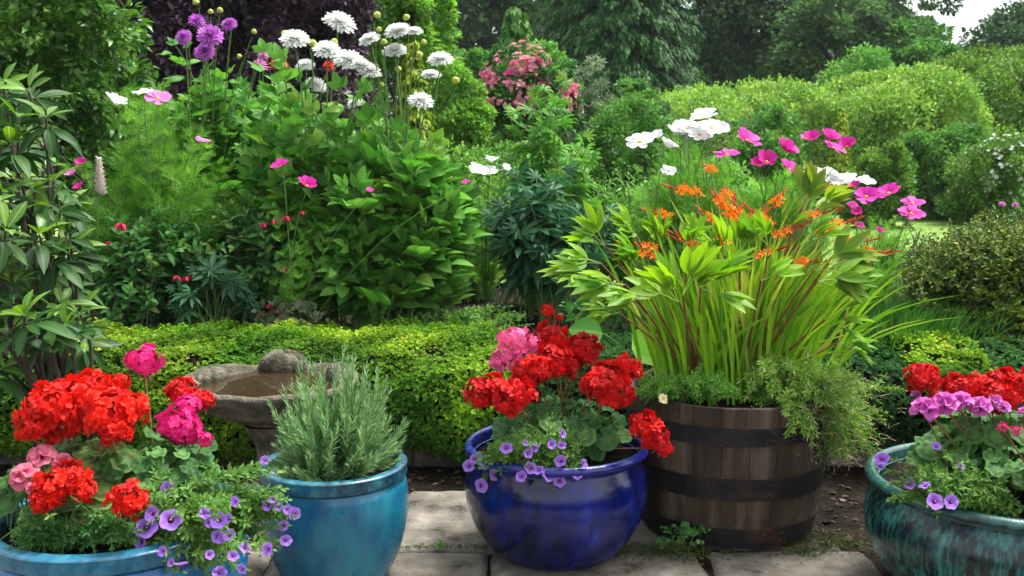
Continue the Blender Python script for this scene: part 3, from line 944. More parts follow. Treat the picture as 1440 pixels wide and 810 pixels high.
def tree_at(name, label, pxl, pxr, pyt, pyb, Y, ncl, per, rcf, size, temps, mat, seed, depth=.8, tr=.15, zmin=-.6, amp=.18, core=.3, limbs=14, cat='tree', group=None, droopy=0.0):
    c, hx, hz = box3(pxl, pxr, pyt, pyb, Y)
    return limb_tree(name, label, cat, (c[0], Y, BED), c, (hx, hx * depth, hz), ncl, per, rcf * hx, size, temps, M[mat], M['bark'], seed, tr, zmin, amp, group, core, limbs, droopy)

# far wood: one mass beyond everything
fw = MB(); k = 0
for (px0, px1, pt, Yd) in [(-150, 420, -80, 48), (300, 760, -70, 50), (640, 1040, -60, 52), (960, 1290, -30, 54), (1180, 1325, 46, 58), (1300, 1400, 62, 60), (1360, 1560, 8, 50)]:
    c, hx, hz = box3(px0, px1, pt, 330, Yd)
    add_crown(fw, c, (hx, hx * .35, hz), 150, 110, hx * .17, .34, LEAF_LO, 40 + k, -.4, .16, .4); k += 1
tag(fw.build('distant_wood', M['dark tree leaf']), kind='stuff')

tree_at('dark_tree', 'tall dark bluish green tree behind the light green robinia at the top centre left', 590, 770, -150, 250, 36, 110, 110, .22, .24, LEAF_LO, 'dark tree leaf', 1, tr=.3)
tree_at('dark_tree', 'dark leafy tree filling the gap between the conical conifer and the wood', 720, 850, -160, 230, 42, 90, 110, .22, .26, LEAF_LO, 'dark tree leaf', 2, tr=.3)
tree_at('broadleaf_tree', 'big dark broadleaved tree right of the conical conifer', 930, 1175, -110, 200, 34, 150, 150, .2, .24, LEAF_LO, 'dark tree leaf', 3, tr=.35, amp=.22)
tree_at('broadleaf_tree', 'olive green broadleaved tree with soft outline right of the big dark tree', 1105, 1260, -10, 200, 29, 120, 130, .2, .17, LEAF_LO, 'birch leaf', 4, tr=.2)
tree_at('birch_tree', 'tall airy birch whose thin branches end beside the patch of white sky', 1150, 1312, -160, 150, 40, 120, 150, .2, .18, LEAF_LO, 'birch leaf', 5, tr=.16, limbs=7, core=.25, droopy=.5, amp=.25)
tree_at('broadleaf_tree', 'rounded mid green tree below the birch', 1212, 1345, 48, 200, 28, 90, 130, .22, .16, LEAF_LO, 'mid tree leaf', 6, tr=.2)
tree_at('broadleaf_tree', 'dark domed tree under the open sky at the top right', 1356, 1580, 0, 210, 36, 130, 150, .2, .22, LEAF_LO, 'dark tree leaf', 7, tr=.3)
tree_at('dark_tree', 'dark tree behind the purple leaved shrub at the top left', 60, 420, -200, 300, 30, 120, 110, .2, .25, LEAF_LO, 'dark tree leaf', 8, tr=.3)

# conical conifer with drooping sprays
def conifer(name, label, px, Y, wpx, pyt, size, mat, seed, n=15000, zb=BED, cat='conifer'):
    x = (px - 720) / FPX * Y * .99; top = W(px, pyt, Y)[2]; H = top - zb; Rr = wpx / 2 / ppm(Y)
    o = thing(name, (x, Y, zb), label, cat)
    r = np.random.default_rng(seed); nb = max(420, n // 60); per = n // nb; cl = Cloud()
    f = r.random(nb) ** 1.25 * .98; th = r.uniform(0, 2 * pi, nb); tm = MB()
    for i in range(nb):
        L = Rr * (1 - f[i]) ** .7 * r.uniform(.86, 1.08) + .04 * Rr
        out = np.array([cos(th[i]), sin(th[i]), 0]); z = zb + f[i] * H
        t = r.random(per) ** .55
        lat = np.cross(out, [0, 0, 1.0]); w = r.normal(0, 1, per) * L * .16 * (1.1 - t)
        P = np.array([x, Y, z]) + out * (t * L)[:, None] + lat * w[:, None] + np.array([0, 0, 1.0]) * (L * (.10 * t - .34 * t * t) + r.normal(0, .02 * Rr, per))[:, None]
        d = out + lat * (w / (L * .2))[:, None] * .6 + np.array([0, 0, -.5])
        cl.add(P, d, np.array([0, 0, 1.0]) + out * .6, size * r.uniform(.6, 1.3, per))
        if i % 3 == 0: tm.tube(np.array([[x, Y, z], [x, Y, z] + out * L * .5, [x, Y, z] + out * L * .85 + np.array([0, 0, -.12 * L])]), [Rr * .015, Rr * .01, Rr * .004], 4)
    mb = MB(); cl.emit(mb, [leafT(.34, 2, .1, .3, .4), leafT(.45, 2, .2, .5, .5)], 0, .25); mb.build('crown', M[mat], o)
    tm.tube([[x, Y, zb - .1], [x, Y, zb + H * .5], [x, Y, zb + H * .97]], [Rr * .07, Rr * .05, .01], 7)
    tm.build('trunk', M['bark'], o); return o
conifer('conifer', 'huge broad dark conical conifer with drooping sprays rising behind the climbing rose', 868, 27, 285, -420, .15, 'conifer spray', 5, 150000)
conifer('conifer', 'bright green conical young tree between the dahlias and the big conifer', 727, 15, 96, 2, .16, 'mid tree leaf', 6, 9000)
conifer('conifer', 'tiny golden upright conifer in front of the clipped hedges at the right', 1182, 16.5, 44, 148, .05, 'gold conifer spray', 7, 12000)
conifer('conifer', 'golden green upright conifer just behind the white dahlias', 582, 8.2, 110, 52, .035, 'gold conifer spray', 8, 26000)
tree_at('robinia_tree', 'slender light green tree with small leaflets behind the white dahlias', 520, 632, -90, 190, 9, 70, 110, .26, .055, LEAF_MID, 'lime leaf', 9, tr=.05)
tree_at('purple_shrub', 'large purple leaved shrub at the top left behind the purple and white dahlias', 150, 560, -170, 300, 8.6, 330, 240, .11, .058, LEAF_MID, 'plum leaf', 10, tr=.08, cat='shrub', core=.35)
tree_at('ivy_shrub', 'big glossy green leafed shrub filling the top left corner', -190, 165, -150, 420, 6.2, 330, 120, .15, .052, LEAF_HI, 'ivy leaf', 12, tr=.06, cat='shrub', core=.35, amp=.14)

# clipped hedges
def hedge(name, label, xa, xb, ya, yb, z1, size, mat, seed, n, topn=.45, cat='hedge'):
    cx, cy = (xa + xb) / 2, (ya + yb) / 2
    o = thing(name, (cx, cy, BED), label, cat)
    r = np.random.default_rng(seed); hx, hy, hz = (xb - xa) / 2, (yb - ya) / 2, (z1 - BED)
    cl = Cloud()
    # points on a rounded box shell, billowing
    k = n; th = r.uniform(0, 2 * pi, k); side = r.random(k) > topn
    a = np.where(side, r.uniform(0, 1, k), 1.0)
    sx = np.sign(np.cos(th)) * np.abs(np.cos(th)) ** .5; sy = np.sign(np.sin(th)) * np.abs(np.sin(th)) ** .85
    rad = np.where(side, 1.0, np.sqrt(r.random(k)))
    bil = 1 + .05 * np.sin(sx * 21 + a * 15) * np.sin(a * 19 + sx * 9) + .09 * np.sin(sx * 7 + seed) * np.cos(a * 6 + sy * 5) + .03 * np.sin(sx * 17 + a * 11)
    rnd_top = .20 * rad ** 4
    P = np.stack([cx + hx * sx * rad * bil, cy + hy * sy * rad * bil, BED + hz * (a * (.97 - rnd_top) + (.06 * np.sin(sx * 4 + sy * 3 + seed) + .03 * np.sin(sx * 13 + sy * 5)) * a)], -1)
    N = nrm(np.stack([np.where(side, sx, sx * .3), np.where(side, sy, sy * .3), np.where(side, .25, 1.0)], -1))
    P = P - N * (r.random(k) ** 1.5 * .16)[:, None] + r.normal(0, .055, P.shape)
    D = nrm(N * .7 + r.normal(0, .5, P.shape) + np.array([0, 0, .3]))
    cl.add(P, D, N + r.normal(0, .5, P.shape) + np.array([0, 0, .5]), size * r.uniform(.6, 1.3, k))
    mb = MB(); cl.emit(mb, LEAF_LO, 0, .1); mb.build('foliage', M[mat], o)
    tm = MB()
    for i in range(70):
        x = cx + hx * r.uniform(-.9, .9); y = cy + hy * r.uniform(-.8, .8)
        tm.tube([[x, y, BED - .05], [x + r.normal(0, .1), y + r.normal(0, .1), BED + hz * .45], [x + r.normal(0, .25), y + r.normal(0, .2), BED + hz * .62]], [.03, .02, .006], 4)
    tm.build('stems', M['bark'], o)
    return o
def hX(px, Y): return (px - 720) / FPX * Y
hedge('clipped_hedge', 'long low clipped hedge with yellow green top crossing the garden below the big trees', hX(885, 19), hX(1215, 19), 18, 22.5, W(0, 130, 20.5)[2], .075, 'gold hedge leaf', 21, 60000)
hedge('clipped_hedge', 'broad clipped hedge block with pale yellow green top in the right background', hX(1200, 17), hX(1385, 17), 16.5, 21, W(0, 112, 19)[2], .07, 'gold hedge leaf', 22, 60000)
hedge('clipped_hedge', 'taller clipped hedge with darker side at the right edge of the picture', hX(1345, 18), hX(1560, 18), 18.5, 22, W(0, 92, 20)[2], .075, 'hedge leaf', 23, 60000)
hedge('clipped_hedge', 'dark clipped hedge at far right behind the taller hedge', hX(1310, 23), hX(1620, 23), 23, 25, W(0, 78, 24)[2], .09, 'hedge leaf', 24, 32000)

# mid-distance shrubs
def mid(label, pxl, pxr, pyt, pyb, Y, mat, seed, size=.07, ncl=70, per=110, name='shrub', temps=None, rcf=.24, **kw):
    # these grow leafy right down to the ground
    z1 = W(0, pyt, Y)[2]; a, b = W(pxl, 200, Y)[0], W(pxr, 200, Y)[0]; hx = (b - a) / 2
    c = np.array([(a + b) / 2, Y, BED + (z1 - BED) * .46])
    return limb_tree(name, label, 'shrub', (c[0], Y, BED), c, (hx, hx * .8, (z1 - BED) * .54), int(ncl * 1.9), int(per * 1.2), rcf * hx * .85, size * .68, temps or LEAF_MID, M[mat], M['bark'], seed, .03, -.95, .15, None, .3, 12)
mid('rounded fresh green shrub left of the long clipped hedge, under the big conifer', 850, 950, 105, 215, 18, 'mid tree leaf', 31, .10)
mid('tall bushy bright green shrub between the two clipped hedges', 1125, 1290, 92, 260, 21.5, 'fresh leaf', 32, .13, 110, 120)
mid('bronze tinged low shrub just above the long hedge below the dark trees', 1090, 1190, 98, 170, 23, 'birch leaf', 33, .12)
mid('grey green willowy shrub right of the pink climbing rose', 780, 868, 84, 250, 10.5, 'grey leaf', 34, .07, 80, 130, temps=LANCE)
mid('dark rounded shrub behind the climbing rose', 600, 730, 66, 220, 13, 'mid tree leaf', 35, .08)
mid('bright green bush above the climbing rose', 690, 800, 60, 200, 12, 'fresh leaf', 36, .07)
mid('lime green bush behind the right side of the white dahlias', 610, 715, 112, 300, 8.6, 'lime leaf', 37, .055, 90, 120)
mid('mid green bush in front of the grey willowy shrub', 800, 940, 158, 300, 9.2, 'mid tree leaf', 38, .055, 90, 120)
mid('reddish green low bush left of the white cosmos flowers', 855, 960, 152, 240, 12, 'birch leaf', 39, .06)
mid('dense bright green bush at the right above the strip of lawn', 1268, 1392, 168, 322, 15, 'mid tree leaf', 41, .075, 120, 150)
mid('yellowish bush behind the magenta cosmos flowers', 1010, 1150, 160, 300, 9.0, 'mid tree leaf', 43, .06)
mid('low dark bush beside the strip of lawn, right of the magenta cosmos', 1185, 1285, 212, 318, 13.2, 'hedge leaf', 44, .07, 80, 120)
mid('light green bush in front of the long clipped hedge', 1030, 1130, 172, 250, 15.5, 'gold hedge leaf', 45, .08)
mid('broad soft green shrub mass behind the lupins, in front of the climbing rose', 640, 800, 190, 330, 8.4, 'mid tree leaf', 46, .05, 90, 120)
mid('light green perennial mass on the lawn edge behind the barrel plants', 900, 1080, 215, 345, 8.2, 'fresh leaf', 47, .045, 90, 120)
mid('dark bush closing the gap behind the left fern leaved plant', 90, 330, 130, 420, 7.0, 'dahlia dark leaf', 48, .07, 110, 110)
mid('green bush standing behind the purple dahlia', 200, 420, 120, 420, 7.4, 'dahlia leaf', 49, .075, 110, 110)

# white flowering bush at the right edge
rb = mid('bush dotted with tiny white flowers at the right edge above the azalea', 1340, 1500, 188, 325, 13.8, 'hedge leaf', 42, .07, 110, 130, name='flowering_bush')
fl_small = daisy(5, .8, .25, .05, 2, .05, 0, .6)
def dots(o, c, rad, n, size, mat, seed, name='blossom', zmin=-.2, t=None, kind=None):
    mb = MB(); d = rdir(n, zmin); P = np.asarray(c) + d * np.asarray(rad) * (lump(d, seed, .18) * rng.uniform(.93, 1.08, n))[:, None]
    mb.inst(t or fl_small, basis(np.cross(d, rng.normal(size=d.shape)), d + np.array([0, -.5, .3])), P, size * rng.uniform(.7, 1.3, n))
    b = mb.build(name, mat, o)
    if kind: b['kind'] = kind
    return b
c, hx, hz = box3(1340, 1500, 188, 325, 13.8)
dots(rb, c, (hx, hx * .8, hz), 420, .024, M['cosmos white'], 42, kind='stuff')

# climbing rose on a low arch
c, hx, hz = box3(668, 812, 84, 215, 9.2)
ro = limb_tree('climbing_rose', 'climbing rose covered in pink blooms in the middle distance', 'rose bush', (c[0], 9.2, BED), c, (hx, hx * .8, hz), 80, 120, hx * .22, .05, LEAF_MID, M['dahlia dark leaf'], M['bark'], 51, .03)
rt = merge([(leafT(.8, 3, .15, .3, .6, blunt=.5), rotz(2 * pi * i / 6) @ rotx(.3 + .25 * (i % 3)) * (1 - .2 * (i % 3)), (0, 0, 0), None) for i in range(9)])
for key, nn, sz in [('rose petal', 62, .055), ('rose dark petal', 36, .055)]:
    for i in range(nn):
        a = rng.uniform(-1, 1); fx = rng.uniform(-.95, .95); fz = rng.uniform(-.15, 1) * sqrt(max(0, 1 - fx * fx))
        p = c + np.array([hx * fx, -hx * .8 * sqrt(max(.02, 1 - fx * fx - .6 * fz * fz)) * .98, hz * fz * 1.0])
        mb = MB(); kk = 1
        dd = nrm(rng.normal(size=(kk, 3)) + np.array([fx, -1.2, .6]))
        mb.inst(rt, basis(np.cross(dd, rng.normal(size=dd.shape)), dd), np.zeros((1, 3)), sz * rng.uniform(.55, 1.2, kk))
        b = mb.build('rose_bloom', M[key], ro); b.location = p

dots(ro, c + np.array([0, -.05, .04]), (hx * 1.02, hx * .85, hz * 1.0), 380, .028, M['rose petal'], 52, kind='stuff', t=rt)
# grey garden table edge behind the white cosmos
M['grey wood'] = rough_mat('grey wood', [(.12, .13, .13), (.24, .25, .25)], 12, 6, .8, .3, 40, (.2, 1, 1))
def boxT(x0, x1, y0, y1, z0, z1, bv=.004):
    V = [(x0, y0, z0), (x1, y0, z0), (x1, y1, z0), (x0, y1, z0), (x0, y0, z1), (x1, y0, z1), (x1, y1, z1), (x0, y1, z1)]
    F = [(0, 3, 2, 1), (4, 5, 6, 7), (0, 1, 5, 4), (1, 2, 6, 5), (2, 3, 7, 6), (3, 0, 4, 7)]
    return T(V, F)
a = W(955, 172, 11.5); b = W(1085, 178, 11.5)
tb = thing('garden_table', ((a[0] + b[0]) / 2, 11.7, BED), 'weathered grey wooden garden table whose top edge shows right of the white cosmos', 'table')
mb = MB(); zt = a[2]
for i in range(5): mb.add(boxT(a[0], b[0], 11.4 + i * .15, 11.4 + i * .15 + .14, zt - .035, zt))
mb.build('table_top', M['grey wood'], tb, smooth=False)
for sx in (a[0] + .06, b[0] - .1):
    for sy in (11.45, 12.05):
        mb = MB(); mb.add(boxT(sx, sx + .06, sy, sy + .06, BED, zt - .037)); mb.build('leg', M['grey wood'], tb, smooth=False)

# ================================================================== THE RAISED BED
def cover(name, label, prof, xl, xr, n, size, mat, seed, leaves=6, edge=.25, kind='stuff', under=None):
    """ground cover of small leaf rosettes growing over a mound: prof = (y, z) points front to back"""
    prof = np.array(smooth_prof(prof, 4)); ln = np.concatenate([[0], np.cumsum(np.linalg.norm(np.diff(prof, axis=0), axis=1))]); ln /= ln[-1]
    r = np.random.default_rng(seed)
    def surf(x, s):
        y = np.interp(s, ln, prof[:, 0]); z = np.interp(s, ln, prof[:, 1])
        dy = np.interp(s + .01, ln, prof[:, 0]) - np.interp(s - .01, ln, prof[:, 0]); dz = np.interp(s + .01, ln, prof[:, 1]) - np.interp(s - .01, ln, prof[:, 1])
        N = nrm(np.stack([np.zeros_like(x), -dz, dy], -1))
        b = bumps(x, y + z, 7, .014, seed) + bumps(x, y + z, 19, .009, seed + 1) + bumps(x, y + z, 45, .004, seed + 2)
        sh = .05 * np.sin(x * 4.1 + seed) + .03 * np.sin(x * 9.7)
        endf = sstep(0, edge, x - xl) * sstep(0, edge, xr - x)
        P = np.stack([x, y + sh * (1 - s), BED - .02 + (z - BED + .02) * np.where(z > BED, endf, 1)], -1) + N * b[:, None]
        return P, N
    gx = np.linspace(xl, xr, 90); gs = np.linspace(.0, 1, 40); X, S = np.meshgrid(gx, gs)
    P, N = surf(X.ravel(), S.ravel()); P = P - N * .022
    i = np.arange(39)[:, None] * 90 + np.arange(89)[None, :]; F = np.stack([i, i + 1, i + 91, i + 90], -1).reshape(-1, 4)
    mb = MB(); mb.v.append(P); mb.l.append(F.reshape(-1)); mb.t.append(np.full(len(F), 4)); mb.uv.append(np.zeros((F.size, 2))); mb.r.append(np.full(len(F), .3)); mb.m.append(np.ones(len(F), int)); mb.n = len(P)
    x = r.uniform(xl, xr, n); s = r.uniform(.0, 1, n)
    hole = (np.sin(x * 13 + seed) + np.sin(s * 17 + x * 5) + r.normal(0, .35, n)) < -1.75
    keep = ~hole & (r.random(n) < np.clip(.25 + 5 * np.minimum(x - xl, xr - x) + .3 * np.sin(s * 30), 0, 1))
    x, s = x[keep], s[keep]; P, N = surf(x, s); n = len(x)
    P = P + N * (r.random(n) ** 3 * .035)[:, None]
    lf = leafT(.7, 2, .1, -.15, .6, blunt=.4)
    ros = merge([(lf, rotz(2 * pi * i / leaves + .2 * i) @ rotx(.35 + .35 * (i % 2)), (0, 0, 0), None) for i in range(leaves)])
    Nn = N + r.normal(0, .3, N.shape) + np.array([0, 0, .35])
    # patchy colour
    rr = np.clip(.5 + .28 * np.sin(x * 5 + s * 9) + .18 * np.sin(x * 14 - s * 11) + r.normal(0, .2, n) + .55 * (s - .55), 0, 1)
    mb.inst(ros, basis(np.cross(nrm(Nn), r.normal(size=N.shape)), nrm(Nn)), P, size * r.uniform(.6, 1.25, n), rr, 0)
    o = mb.build(name, [M[mat], M['soil']]); o['kind'] = kind
    return o
cover('saxifrage_cover', '', [(4.20, .05), (4.09, .12), (4.07, .28), (4.14, .41), (4.33, .475), (4.75, .46), (5.3, .40)], -2.35, .08, 56000, .0108, 'saxifrage leaf', 3)
cover('creeping_cover', '', [(4.20, .10), (4.12, .22), (4.14, .36), (4.3, .45), (4.7, .45), (5.05, .40)], .0, .85, 9000, .012, 'dahlia dark leaf', 4)
cover('thyme_cover', '', [(4.20, .08), (4.13, .2), (4.14, .34), (4.28, .42), (4.6, .44), (5.0, .40)], 1.2, 2.7, 14000, .012, 'dahlia dark leaf', 5)

cover('lime_cover', '', [(4.16, .16), (4.08, .28), (4.09, .39), (4.2, .45), (4.45, .47), (4.7, .40)], 1.66, 2.12, 4200, .012, 'saxifrage leaf', 6, edge=.08)

def base_at(px, Y, z=BED): return np.array([(px - 720) / FPX * (Y * cos(PITCH) + (CAM_H - z) * sin(PITCH)), Y, z])
def vol(pxl, pxr, pyt, pyb, Y):
    c, hx, hz = box3(pxl, pxr, pyt, pyb, Y); return c, hx, hz

DL = [leafT(.60, 5, .15, d, .36) for d in (.05, .2, .4)]
DAH = [pinnate(l, 1, .95, .52, .25, .40) for l in DL] + [pinnate(DL[1], 2, .9, .40, .3, .3)]
THREAD = [thread_leaf(5, .55), thread_leaf(6, .5), thread_leaf(4, .6)]
PALM = [palmate(leafT(.26, 3, .25, .25, .62), 8, 4.6, .12), palmate(leafT(.28, 3, .25, .4, .6), 7, 4.0, .14)]
FERNY = [pinnate(LEAF_MID[0], 3, .8, .34, .3, .2)]

def foliage_plant(name, label, cat, px, Y, box, nsh, nodes, size, temps, mat, stem='stem green', seed=1, depth=.7, z=BED, **kw):
    c, hx, hz = vol(*box, Y)
    return shrub(name, label, cat, base_at(px, Y, z), c, (hx, hx * depth, hz), nsh, nodes, size, temps, M[mat], M[stem], seed, **kw)[0]

# left side
foliage_plant('cosmos_plant', 'tall feathery bright green cosmos plant right of the rhododendron, with thread fine leaves', 'cosmos', 225, 5.45, (138, 322, 160, 440), 120, 12, .12, THREAD, 'cosmos leaf', seed=61, sr=.004, spread=.12, start=.2, zmin=-.3, amp=.4, inner=.4)
foliage_plant('fuchsia_bush', 'dark green fuchsia bush at the left edge of the lime ground cover, with red flowers', 'fuchsia', 205, 5.15, (95, 320, 280, 480), 110, 8, .078, LEAF_HI, 'fuchsia leaf', 'stem dark', 62, spread=.1, ang=1.2, up=1.0, amp=.25, inner=.45, start=.3, zmin=-.6)
foliage_plant('fuchsia_bush', 'smaller fuchsia bush between the feathery cosmos and the white dahlias, with red berries', 'fuchsia', 360, 5.25, (290, 428, 296, 450), 85, 8, .072, LEAF_HI, 'fuchsia leaf', 'stem dark', 63, spread=.08, ang=1.2, up=1.0, amp=.25, inner=.45, start=.3, zmin=-.6)
foliage_plant('lupin_plant', 'low dark lupin with palmate leaves between the two fuchsia bushes', 'lupin', 300, 5.0, (255, 350, 375, 460), 26, 2, .13, PALM, 'lupin leaf', seed=64, spread=.03, start=.8, per=1)
foliage_plant('heuchera_plant', 'low greyish leaved heuchera clump at the back edge of the lime ground cover', 'heuchera', 405, 4.98, (352, 460, 418, 470), 60, 2, .05, [round_leaf(5, 2)], 'heuchera leaf', 'stem red', 65, spread=.05, start=.8, per=1, sr=.002)
foliage_plant('dahlia_plant', 'bushy dahlia foliage with purple pompon blooms, left of the white dahlias', 'dahlia', 300, 5.9, (232, 400, 85, 420), 60, 7, .23, DAH, 'dahlia leaf', seed=66, sr=.007, spread=.09, zmin=-.6, ang=1.25, up=1.2, amp=.25, inner=.45)
purple_d = COL.objects[-3] if False else None
roots = {}
for o in COL.objects:
    if o.parent is None and o.get('category') == 'dahlia': roots['purple dahlia'] = o
roots['white a'] = foliage_plant('dahlia_plant', 'left one of the two tall white flowering dahlia plants, beside the purple dahlia', 'dahlia', 440, 5.5, (350, 530, 145, 470), 60, 7, .25, DAH, 'dahlia leaf', seed=67, sr=.006, spread=.08, zmin=-.35, ang=.95, up=1.2, amp=.3, inner=.4, start=.15, arch=.2, taper=.3)
roots['white b'] = foliage_plant('dahlia_plant', 'right one of the two tall white flowering dahlia plants, the broader leafy one', 'dahlia', 565, 5.35, (470, 682, 140, 480), 82, 7, .26, DAH, 'dahlia leaf', seed=68, sr=.006, spread=.1, zmin=-.35, ang=.95, up=1.2, amp=.3, inner=.4, start=.15, arch=.2, taper=.3)
foliage_plant('dahlia_plant', 'red flowering dahlia showing small between the purple and the white dahlias', 'dahlia', 385, 6.3, (345, 440, 110, 400), 50, 7, .17, DAH, 'dahlia leaf', seed=69, sr=.006, spread=.06, zmin=-.6)
for o in COL.objects:
    if o.parent is None and str(o.get('label', '')).startswith('red flowering dahlia'): roots['red dahlia'] = o
    if o.parent is None and str(o.get('label', '')).startswith('tall feathery'): roots['feather'] = o
    if o.parent is None and str(o.get('label', '')).startswith('dark green fuchsia'): roots['fuchsia a'] = o
    if o.parent is None and str(o.get('label', '')).startswith('smaller fuchsia'): roots['fuchsia b'] = o

# centre
foliage_plant('lupin_plant', 'dark blue green lupin standing in the middle behind the blue pot', 'lupin', 765, 5.6, (665, 868, 215, 450), 36, 4, .21, PALM, 'lupin leaf', seed=71, sr=.006, spread=.1, start=.4, per=1, zmin=-.3, ang=1.2, up=1.0, amp=.25, inner=.5)
foliage_plant('lupin_plant', 'lighter green leafy lupin rising taller behind the dark lupin', 'lupin', 770, 6.1, (690, 850, 150, 400), 60, 5, .16, PALM + DAH[:1], 'dahlia leaf', seed=72, sr=.006, spread=.1, start=.4, per=1, zmin=-.3, amp=.3, ang=1.1, inner=.5)
foliage_plant('phlox_plant', 'light green leafy phlox without flowers between the lupins and the peony leaves', 'phlox', 870, 6.2, (812, 945, 225, 420), 110, 9, .085, LANCE, 'fresh leaf', seed=73, sr=.005, spread=.12, start=.3, zmin=-.5)
foliage_plant('fennel_plant', 'pale feathery plant in the gap between the white dahlias and the dark lupin', 'fennel', 668, 6.6, (628, 712, 250, 440), 100, 8, .10, THREAD + LANCE[:1], 'lime leaf', seed=74, sr=.004, spread=.08, start=.2, zmin=-.5)
foliage_plant('golden_shrub', 'small yellow green shrub above the gap between dahlias and lupins', 'shrub', 640, 7.4, (590, 705, 180, 330), 110, 9, .06, LEAF_MID, 'lime leaf', seed=75, sr=.005, spread=.1)
foliage_plant('weed_plant', 'thin weedy plant with tiny leaves at the foot of the white dahlias', 'weed', 530, 5.0, (505, 556, 395, 455), 16, 8, .018, LEAF_MID, 'small leaf', seed=76, sr=.0015, spread=.02)
foliage_plant('strawberry_plant', 'low fresh green seedling clump at the foot of the pale feathery plant', 'seedlings', 655, 5.15, (595, 745, 425, 478), 90, 3, .03, LEAF_MID, 'small leaf', seed=77, sr=.0015, spread=.14, start=.6, per=3)
foliage_plant('lady_mantle', 'green leafy clump with lobed leaves between the dark lupin and the barrel', 'perennial', 860, 5.2, (775, 945, 400, 480), 60, 3, .06, [round_leaf(7, 2)] + LEAF_HI[:1], 'fuchsia leaf', seed=78, sr=.002, spread=.16, start=.6, per=2)


# right: feathery cosmos clumps carrying the white and magenta flowers
roots['cw'] = foliage_plant('cosmos_plant', 'feathery cosmos plant carrying the group of big white flowers', 'cosmos', 970, 5.0, (880, 1070, 205, 430), 150, 12, .10, THREAD, 'cosmos leaf', seed=81, sr=.004, spread=.1, start=.2, zmin=-.6)
roots['cm'] = foliage_plant('cosmos_plant', 'feathery cosmos plant carrying the left group of magenta flowers', 'cosmos', 1075, 4.95, (1000, 1170, 240, 430), 110, 12, .10, THREAD, 'cosmos leaf', seed=82, sr=.004, spread=.1, start=.2, zmin=-.6)
roots['cm2'] = foliage_plant('cosmos_plant', 'thin cosmos plant with the magenta flowers nearest the strip of lawn', 'cosmos', 1215, 4.9, (1165, 1275, 310, 440), 55, 10, .08, THREAD, 'cosmos leaf', seed=83, sr=.003, spread=.08, start=.2, zmin=-.6)
foliage_plant('azalea_bush', 'dense olive green small leaved azalea bush at the right edge', 'azalea', 1385, 4.95, (1228, 1540, 288, 570), 1500, 9, .036, LEAF_MID, 'azalea leaf', 'stem dark', 84, spread=.2, start=.45, zmin=-.7, per=3, amp=.2, inner=.5, stem_every=3)
foliage_plant('rose_bush', 'loose rose bush with small pink flowers at the right edge above the azalea', 'rose bush', 1440, 6.2, (1395, 1500, 268, 420), 60, 9, .05, LEAF_MID, 'fuchsia leaf', 'stem dark', 85, spread=.1)
foliage_plant('azalea_bush', 'low dark bush in the gap between the barrel and the azalea', 'azalea', 1240, 5.6, (1160, 1350, 330, 500), 380, 8, .035, LEAF_MID, 'dahlia dark leaf', 'stem dark', 86, spread=.2, start=.3, zmin=-.7)

# dark grass tuft right of the barrel
def blades(mb, base, n, L, spread, lean, width, seed, lift=.0, bias=(0, 0), seg=7, mi=0, tips=None):
    r = np.random.default_rng(seed)
    for i in range(n):
        b = base + np.array([r.normal(0, spread[0]), r.normal(0, spread[1]), 0])
        l = L * r.uniform(.55, 1.05); a = r.uniform(0, 2 * pi); ln = abs(r.normal(0, lean))
        out = np.array([cos(a) * ln + bias[0] + (b[0] - base[0]) * 1.2, sin(a) * ln + bias[1] + (b[1] - base[1]) * .8, 0])
        top = b + out * l + np.array([0, 0, l * (1 - .25 * np.linalg.norm(out))])
        m = b + out * l * .25 + np.array([0, 0, l * .62])
        P = bez(b, m, top, seg)
        tg = nrm(np.gradient(P, axis=0)); s = nrm(np.cross(tg, nrm(np.array([r.normal(0, .5), -1 + r.normal(0, .3), .1]))))
        s = s * (1 - .0) ; w = width * r.uniform(.7, 1.2) * np.array([.8, 1, 1, .95, .8, .5, 0.02])[:seg]
        nn = np.cross(s, tg)
        V = np.concatenate([P - s * w[:, None] / 2, P + nn * w[:, None] * .12, P + s * w[:, None] / 2])
        F = []; U = []
        for k in range(seg - 1):
            F += [(k, seg + k, seg + k + 1, k + 1), (seg + k, 2 * seg + k, 2 * seg + k + 1, seg + k + 1)]
        t = np.linspace(0, 1, seg)
        U = [(1, x) for x in t] + [(0, x) for x in t] + [(1, x) for x in t]
        mb.add(T(V, F, U), rnd=r.random(), mi=mi)
gt = thing('grass_tuft', base_at(1235, 4.6), 'dark green fine grassy tuft between the barrel and the azalea bush', 'grass tuft')
mb = MB(); blades(mb, base_at(1238, 4.62), 1500, .30, (.17, .10), .35, .0055, 5); mb.build('foliage', M['grass blade'], gt)

